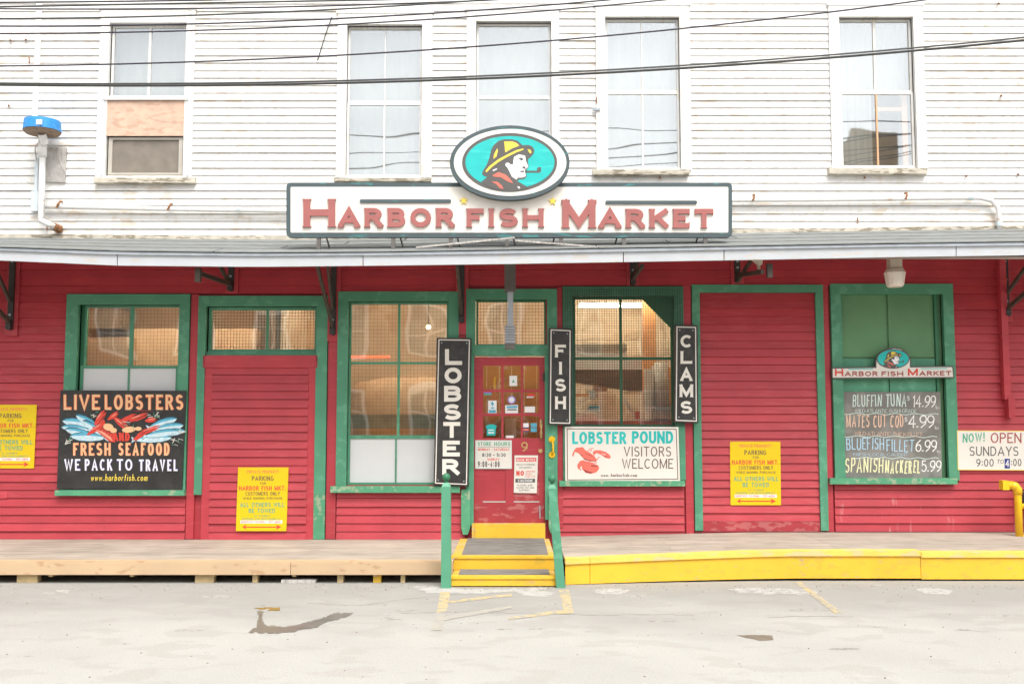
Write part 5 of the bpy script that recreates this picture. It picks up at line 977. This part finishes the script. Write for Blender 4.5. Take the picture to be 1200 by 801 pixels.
# red downpipe
t = thing('downpipe', 'red painted downpipe with boxy end on the right of the wall', 'pipe', (xc(1175, 400), -.08, 1.7)); x_ = xc(1173.5, 400)
MB().box(x_-.040, x_+.040, -.11, -.025, zr(468), 3.85).build('pipe', M['red'], t); box('end_box', M['red'], t, x_-.005, x_+.075, -.13, -.02, zr(489), zr(466))
mb = MB()
for rw in (330, 395, 450): mb.box(x_-.05, x_+.05, -.114, -.022, zr(rw), zr(rw)+.025)
mb.build('strap', M['red'], t)
# yellow pipe rail at right edge
t = thing('yellow_pipe_rail', 'bright yellow pipe guard rail with elbow at the right edge of the deck', 'railing', (xc(1195, 630, -.5), -.5, .26)); yp = -.45
ex = xc(1193.5, 600, yp); zt_ = P(600, 568, yp)[1]; zbb = DZ+.065
MB().tube([(xc(1180, 568, yp), yp, zt_), (ex-.07, yp, zt_), (ex-.02, yp, zt_-.02), (ex, yp, zt_-.08), (ex, yp, zbb)], .042, 12).build('pipe', M['ypipe'], t, smooth=True)
MB().tube([(ex-.09, yp, zt_), (ex-.03, yp, zt_-.012), (ex, yp, zt_-.05), (ex, yp, zt_-.11)], .052, 12).build('elbow', M['ypipe'], t, smooth=True)
box('flange', M['ypipe'], t, xc(1173, 568, yp), xc(1180.5, 568, yp), yp-.05, yp+.05, zt_-.055, zt_+.055); MB().tube([(ex, yp, zbb), (ex, yp, zbb+.02)], .08, 14).build('foot', M['ypipe'], t)
MB().tube([(ex, yp, zt_-.25), (ex+1.6, yp, zt_-.25)], .032, 10).tube([(ex, yp, zt_-.62), (ex+1.6, yp, zt_-.62)], .032, 10).tube([(ex+1.6, yp, zt_-.1), (ex+1.6, yp, zbb)], .042, 10).build('rail', M['ypipe'], t, smooth=True)
box('grey_cabinet', M['sgn_slate'], None, xc(1200, 590, -.2), xc(1200, 590, -.2)+.5, -.30, -.03, P(600, 592, -.2)[1], P(600, 578, -.2)[1]+.02, label='small grey cabinet on the wall behind the yellow rail', cat='cabinet')
# yellow grab handle and knob by door
t = thing('grab_handle', 'yellow grab handle screwed to the green door jamb', 'handle', (xc(647, 524), -.06, zr(535))); x_ = xc(647, 524)
MB().tube([(x_, -.075, zr(515)), (x_+.008, -.10, zr(520)), (x_+.008, -.10, zr(528)), (x_, -.075, zr(532))], .013).build('grip', M['ypipe'], t, smooth=True)
for r_ in (514.5, 532.5): MB().tube([(x_-.004, -.046, zr(r_)), (x_-.004, -.062, zr(r_))], [.042, .036], 14).build('rose', M['ypipe'], t)
for a, b in ((391, 344), (451, 330), (659, 330), (1134, 327), (557, 384)):
    pass
# pipes on the white wall
t = thing('long_wall_pipe', 'long white horizontal pipe across the white wall with bend at right', 'pipe', (0, -.08, zr(243)))
L1 = [P(px_, rw, -.08) for px_, rw in ((51, 242), (200, 245), (335, 247))]; L2 = [P(px_, rw, -.08) for px_, rw in ((335, 247), (600, 241), (858, 234.5), (1000, 233.5), (1130, 231.5))]
MB().tube([(q[0], -.08, q[1]) for q in L1+L2[1:]]+[(P(a, b, -.08)[0], -.08, P(a, b, -.08)[1]) for a, b in ((1150, 232), (1162, 235), (1169, 243), (1171, 255), (1171, 270))], .030, 10).build('pipe', M['pipe_w'], t, smooth=True)
for a, b, c in ((280, 245.5, 0), (1137, 231.5, 0), (1171, 262, 1)):
    q = P(a, b, -.08); d = .03; MB().tube([(q[0]-(0 if c else d), -.08, q[1]-(d if c else 0)), (q[0]+(0 if c else d), -.08, q[1]+(d if c else 0))], .036, 10).build('coupling', M['fit_b'], t)
for a, b in ((67, 240), (197, 243), (1062, 230), (883, 232)):
    q = P(a, b, -.12); MB().tube([(q[0]-.01, -.115, q[1]-.035), (q[0]+.01, -.12, q[1]+.01), (q[0]+.02, -.09, q[1]+.05), (q[0]+.02, -.03, q[1]+.06)], .014, 6).build('pipe_strap', M['rust'], t)
t = thing('vent_standpipe', 'white standpipe with rusty elbow under the blue drum on the white wall', 'pipe', (xc(47, 260), -.12, zr(262)))
q = lambda a, b, y=-.12: (P(a, b, y)[0], y, P(a, b, y)[1])
MB().tube([q(50, 174, -.16), q(48.5, 255, -.16), q(48, 258, -.16), q(56, 262, -.15), q(64, 266, -.12)], .038, 10).build('pipe', M['pipe_w'], t, smooth=True); MB().tube([q(50, 165, -.16), q(50, 184, -.16)], .052, 10).build('coupling', M['pipe_w'], t, smooth=True)
MB().tube([q(63, 265.5), (q(66.5, 267)[0], -.03, q(66, 267)[2])], [.05, .052], 10).build('rusty_elbow', M['rust'], t)
t = thing('blue_drum', 'blue drum shaped fixture with brown underside on top of the white standpipe', 'fixture', (xc(49.5, 150), -.35, zr(160))); bx = P(49.5, 152, -.3)[0]; z = lambda r: P(600, r, -.3)[1]
MB().tube([(bx, -.3, z(154)), (bx, -.3, z(142))], [.225, .215], 28).build('drum', M['blue'], t, smooth=False); MB().tube([(bx, -.3, z(154)-.003), (bx, -.3, z(154)-.030)], [.222, .20], 28).build('underside', M['brownu'], t)
MB().tube([(bx, -.3, z(154)-.03), (bx, -.22, z(166))], .05, 10).build('neck', M['pipe_w'], t); box('white_label', M['p_white'], t, bx+.03, bx+.10, -.527, -.515, z(152), z(146.5))
t = thing('electrical_box', 'pale blue grey electrical box beside the white standpipe', 'box', (xc(40, 246), -.06, zr(247))); rbox('housing', M['box_b'], t, R(36, 223.5, 44.5, 247, -.09), -.09, -.021); rbox('conduit', M['box_b'], t, R(40.5, 185, 44, 223.4, -.07), -.07, -.03)
MB().prism(pxpoly([(54, 173), (78, 173), (76, 213.5), (53, 213)], -.04), -.045, -.021).build('wooden_patch_board', M['oldw'], None, label='weathered grey board nailed to white wall behind the standpipe', cat='board')
MB().tube([q(66, 174, -.05), q(70, 190, -.05), q(77, 203, -.05)], .006, 5).tube([q(44, 168, -.1), q(41, 175, -.1), q(43, 190, -.1)], .007, 5).build('loose_wire', M['oldw'], None, label='loose wire hanging over the weathered grey board', cat='wire')
MB().tube([q(389, 20, -.04), q(383, 36, -.05), q(372, 71, -.04)], .007, 5).build('loose_wire', M['iron'], None, label='thin dark wire hanging on the wall left of the second window', cat='wire')
hk = MB()
for a, b in ((12, 47), (30, 46.5), (10, 123.5), (1170, 4), (1173, 112), (1013, 208), (1132, 206), (773, 208), (1193, 204)): hk.tube([q(a, b, -.02), q(a+.5, b+.5, -.06)], .013, 6)
for a, b in ((34, 70), (55, 266), (699, 117), (1005, 258)): hk.tube([q(a, b-3, -.035), q(a+.4, b+4, -.045)], .008, 5)
hk.build('hook', M['rust'], uw, kind='stuff')
rbox('small_fitting', M['steel'], uw, R(694, 128, 703, 131), -.06, -.034)

# ------------------------------------------------------------------ cables across the street front
YC = -4.0
def cable(label, pts, r, mt='cable', y=YC, n=60):
    (a0, b0), (a1, b1), (a2, b2) = [P(*p, y) for p in pts]
    def f(x): return b0*(x-a1)*(x-a2)/((a0-a1)*(a0-a2))+b1*(x-a0)*(x-a2)/((a1-a0)*(a1-a2))+b2*(x-a0)*(x-a1)/((a2-a0)*(a2-a1))
    xs = [-13+26*i/n for i in range(n+1)]
    return MB().tube([(x, y, f(x)) for x in xs], r, 6).build('overhead_cable', M[mt], None, smooth=True, label=label, cat='cable', group='cables above the street')
cable('thick black cable crossing the whole wall, upper strand of the lowest pair', [(0, 97.5), (600, 87.6), (1200, 44)], .008)
cable('thick black cable crossing the whole wall, lower strand of the lowest pair', [(0, 99.4), (600, 90.6), (1200, 47.3)], .011, y=YC+.03)
cable('thin cable next above the thick pair', [(0, 77.5), (600, 51.5), (1085, 0)], .0072, 'cable_p')
cable('thin cable crossing the tops of the windows, third from below', [(0, 39.5), (300, 33.5), (780, 0)], .0068, 'cable_p')
cable('thin cable near the top of the view, fourth from below', [(0, 30.8), (300, 26), (715, 0)], .0072, 'cable_p')
cable('thin cable near the top of the view, fifth from below', [(0, 22), (300, 15.5), (570, 0)], .0075)
cable('upper cable in the top left corner, sixth from below', [(0, 10.5), (300, 9), (560, 1)], .0068, 'cable_p')
cable('upper cable in the top left corner, seventh from below', [(0, 8.2), (300, 2.6), (500, -1)], .008)
cable('topmost cable in the top left corner', [(0, 3), (200, 1), (400, -3)], .0072, 'cable_p')

for k, (ra, rb_, rc_) in enumerate(((-70, -95, -130), (-110, -130, -165), (-150, -168, -190), (-215, -222, -236))):
    cable('cable high over the street, mirrored in the upper panes, number above the view: '+('lowest', 'second', 'third', 'highest')[k], [(0, ra), (600, rb_), (1200, rc_)], .010, y=-4.3-.1*k)
# torn flashing strips lying on the awning roof
for a_, b_ in (((488, 290), (603, 279)), ((604, 282), (716, 291))):
    p_, q_ = P(*a_, AY+.12), P(*b_, AY+.12); zz_ = lambda z: z
    MB().bar((p_[0], AY+.12, p_[1]), (q_[0], AY+.10, q_[1]), .035, .02).build('torn_flashing', M['oldw'], aw)

# ------------------------------------------------------------------ inside the shop
rm = BLD
box('shop_floor', M['floor_i'], rm, XL+.2, XR-.2, .17, 7, .30, .36); box('shop_ceiling', M['ceil_i'], rm, XL+.2, XR-.2, .17, 3.5, 3.65, 3.7); box('shop_rear_wall', M['tan'], rm, XL+.2, XR-.2, 3.4, 3.5, .36, 3.65)
for x_ in (-3.05, 2.45): box('partition', M['tan'], rm, x_, x_+.08, .2, 3.39, .36, 3.64)
def tube_light(label, x, y, z, L, along='x', rod=False):
    t = thing('fluorescent_light', label, 'light', (x, y, z), 'fluorescent lights inside the shop')
    a, b = ((x-L/2, y, z), (x+L/2, y, z)) if along == 'x' else ((x, y-L/2, z), (x, y+L/2, z))
    MB().tube([a, b], .019 if rod else .035, 10).build('tube', M['tube'], t); MB().bar((a[0], a[1], a[2]+.06), (b[0], b[1], b[2]+.06), .14, .03).build('housing', M['iwhite'], t)
q = P(723, 358.5, 2.6); tube_light('lit fluorescent tube seen through the meshed window', q[0]+.02, 2.6, q[1], 1.2, rod=True)
for x_, wh in ((-5.0, 'leftmost window'), (-3.6, 'doorway transom'), (-2.1, 'left half of the big window'), (-.9, 'right half of the big window'), (.2, 'door transom'), (1.6, 'meshed window')): tube_light('added unseen fluorescent tube lighting the shop just inside the '+wh, x_, .75, 3.47, 1.0)  # ceiling tubes added out of view to brighten the shop interior
def inbox(name, label, cat, mt, px, y, dep, **kw):
    r = R(*px, y); t = thing(name, label, cat, (r[0], y, r[2])); rbox('body', M[mt], t, r, y, y+dep); return t, r
# behind D
t, r = inbox('serving_hood', 'grey hood over the counter behind the meshed window', 'hood', 'igrey', (660, 421, 758, 433), 1.2, .8); MB().hull([(r[0], 1.21, r[2]), (r[1], 1.21, r[2]), (r[1], 1.9, r[2]), (r[0], 1.9, r[2])], [(r[0], 1.6, r[2]-.12), (r[1], 1.6, r[2]-.30), (r[1], 1.9, r[2]-.30), (r[0], 1.9, r[2]-.12)]).build('duct', M['idark'], t)
t, r = inbox('counter', 'white counter with red edge behind the meshed window', 'counter', 'ired', (640, 493, 800, 520), .55, .9); box('top', M['iwhite'], t, r[0], r[1], .9, 1.45, r[3], r[3]+.03)
t, r = inbox('red_column', 'orange red pillar with mirror inside the shop', 'pillar', 'iorange', (754, 352, 769, 500), 1.0, .12); box('strip', M['iwhite'], t, (r[0]+r[1])/2+.02, r[1]+.06, .97, .998, r[2], r[3]-.9)
t, r = inbox('menu_panel', 'pale panel board above the hood inside the shop', 'board', 'tan', (672, 385, 760, 398), 2.2, .1)
t, r = inbox('grey_shelf', 'dark shelf unit deep inside behind the meshed window', 'shelf', 'igrey', (665, 403, 735, 420), 2.6, .3)
t, r = inbox('price_card', 'white card with blue print inside the meshed window', 'card', 'p_white', (689, 475, 703, 482), .35, .01); rbox('print', M['p_blue'], t, R(690, 475.5, 702, 478, .35), .345, .3495); 
t, r = inbox('paper_note', 'white paper note standing in the meshed window', 'paper', 'p_white', (690, 457, 698, 467), .6, .01)
t = thing('balance_scale', 'hanging steel scale on the counter behind the meshed window', 'scale', (1.5, .95, 1.7)); q = P(775, 455, .9); MB().tube([(q[0], .9, q[1]+.35), (q[0], .9, q[1]-.25)], [.09, .11], 14).build('dial', M['igrey'], t, smooth=True); MB().tube([(q[0]-.18, .9, q[1]-.26), (q[0]+.2, .9, q[1]-.26)], .03).build('pan', M['iwhite'], t)
t = thing('desk_lamp', 'white jointed desk lamp on the counter inside', 'lamp', (1.4, .8, 1.5)); q = P(735, 475, .8); MB().bar((q[0]-.05, .8, q[1]+.1), (q[0]+.12, .8, q[1]-.18), .04, .04).build('arm', M['iwhite'], t); MB().box(q[0]-.05, q[0]+.3, .75, .95, q[1]-.24, q[1]-.18).build('base', M['iwhite'], t)
for nm, lb, ct, mt_, px_, yy_, dd in (('tray', 'pale tray low on the counter, left pane of the meshed window', 'tray', 'iwhite', (676, 486, 700, 490), .9, .3), ('box', 'tan box on the counter behind the card in the meshed window', 'box', 'icard', (699, 462, 722, 492), 1.1, .3),
    ('rail', 'yellow shelf rail across the lower panes of the meshed window', 'rail', 'iorange', (668, 461, 690, 464), 1.0, .05), ('rail', 'pale shelf rail in the lower right pane of the meshed window', 'rail', 'icard', (731, 458, 756, 461), 1.0, .05),
    ('stand', 'pale upright stand beside the column in the meshed window', 'stand', 'iwhite', (756, 432, 764, 492), .85, .08), ('basket', 'steel basket right on the counter in the meshed window', 'basket', 'igrey', (766, 480, 786, 490), .8, .3),
    ('jar', 'small red topped jar on the counter in the right pane', 'jar', 'ired', (745, 482, 750, 490), .75, .08)):
    inbox(nm, lb, ct, mt_, px_, yy_, dd)
t, r = inbox('orange_crate', 'orange wooden crate on counter behind the meshed window', 'crate', 'iorange', (697, 445, 712, 458), 1.6, .3)
t, r = inbox('wooden_cabinet', 'golden wooden cabinet at right behind the meshed window', 'cabinet', 'iorange', (772, 430, 800, 480), 1.9, .4)
# behind C and the door
t, r = inbox('window_bench', 'orange plywood bench just inside the big window', 'bench', 'iorange', (395, 502, 545, 515), .25, .5)
t, r = inbox('fish_tub', 'grey green fish tub on the bench inside the big window', 'tub', 'igreen', (411, 486, 545, 502), .45, .5); box('rim', M['igreen'], t, r[0]-.02, r[1]+.02, .43, .449, r[3]-.03, r[3]+.005)
t = thing('round_tank', 'large round tan tank filling the lower half of the big window', 'tank', (-1.4, 2.0, .4)); q = P(470, 455, 1.3); MB().tube([(q[0]+.2, 2.3, .4), (q[0]+.2, 2.3, q[1]-.05), (q[0]+.2, 2.3, q[1]+.12), (q[0]+.2, 2.3, q[1]+.2)], [1.1, 1.1, .95, .5], 32).build('shell', M['icard'], t, smooth=True)
q = P(502, 383, 1.4); t = thing('heat_lamp', 'glowing round bulb hanging inside the big window', 'lamp', (q[0], 1.4, q[1])); MB().ell((q[0], 1.4, q[1]), .03, .03, .03).build('bulb', M['bulb'], t, smooth=True); MB().tube([(q[0], 1.4, q[1]+.03), (q[0], 1.4, 3.5)], .006, 5).build('cord', M['iron'], t)
q = P(432, 418, 1.6); t = thing('neon_tube', 'red glowing tube inside the big window', 'light', (q[0], 1.6, q[1])); MB().tube([(q[0]-.25, 1.6, q[1]), (q[0]+.3, 1.6, q[1])], .02, 8).build('tube', M['redglow'], t)
for k in range(7):
    xa = xc(556, 470, 1.0)+k*.17; box('wall_board', M['ibrown'], BLD, xa, xa+.164, 1.0, 1.03, .37, 2.55)
t, r = inbox('brown_shelves', 'brown wooden shelf rack seen through door panes', 'shelf', 'ibrown', (563, 493, 600, 510), .6, .3)
t, r = inbox('paper_stack', 'stack of brown paper seen through the door glass', 'paper', 'icard', (592, 490, 605, 512), .5, .2)
t = thing('yellow_broom', 'yellow broom standing behind the door glass', 'broom', (xc(579.5, 480, .3), .3, .4)); x_ = xc(579.8, 455, .3); MB().tube([(x_, .3, P(600, 464, .3)[1]), (x_, .3, P(600, 441, .3)[1])], .012).build('handle', M['p_yel'], t); MB().prism(pxpoly([(577, 460), (583, 460), (584.5, 470), (573, 470)], .28), .28, .34).build('head', M['iorange'], t)
# behind A and B: stacked cartons
rr = random.Random(5)
for k, (a, b, c, d, yy) in enumerate(((90, 395, 150, 470, 1.3), (155, 385, 215, 460, 1.6), (250, 385, 300, 430, 1.5), (320, 375, 380, 430, 1.8), (100, 362, 140, 385, 2.4))):
    inbox('carton', ('flat tan carton behind left pane of the leftmost window', 'wide tan carton behind right pane of the leftmost window', 'tan carton behind left pane of the doorway transom', 'tan carton behind right pane of the doorway transom', 'small carton high behind the leftmost window')[k], 'carton', 'icard', (a, b, c, d), yy, .4)

# ------------------------------------------------------------------ across the street (seen mirrored in the panes)
ob = thing('brick_building', 'red brick building across the street mirrored in the shop windows', 'building', (0, -27, 0))
box('wall', M['brick'], ob, -24, 24, -33, -27, 0, 7.2); box('tower', M['icard'], ob, 13.7, 15.6, -33, -27.2, 7.5, 13.4); box('stair_house', M['icard'], ob, 12.7, 13.68, -33, -27.2, 7.5, 10.8); box('parapet', M['conc'], ob, -24.2, 24.2, -33.2, -26.85, 7.2, 7.5)
for i in range(15):
    for j in range(2):
        x_ = -22+i*3.1; z_ = 1.0+j*3.3
        f = box('window', M['p_white'], ob, x_-.75, x_+.75, -27, -26.88, z_, z_+2.0); 
        for a in (-.62, .04):
            for b in (.12, 1.04): box('pane', M['bglass'], f, x_+a, x_+a+.58, -26.875, -26.86, z_+b, z_+b+.84)
# small stones and grit on the pavement and below the deck
gr = MB(); rr = random.Random(8)
for i in range(700):
    if i < 420: x_, y_ = rr.uniform(-7, 7), -2.12-abs(rr.gauss(0, .22))
    else: x_, y_ = rr.uniform(-6.6, 6.6), rr.uniform(-7.5, -2.3)
    s_ = rr.uniform(.003, .010); gr.ell((x_, y_, s_*.4), s_, s_*rr.uniform(.6, 1), s_*.6, 5, 3)
gr.build('grit', M['stone'], None, label='scattered grit and small stones on the pavement', cat='gravel', kind='stuff')
print('objects', len(bpy.data.objects))
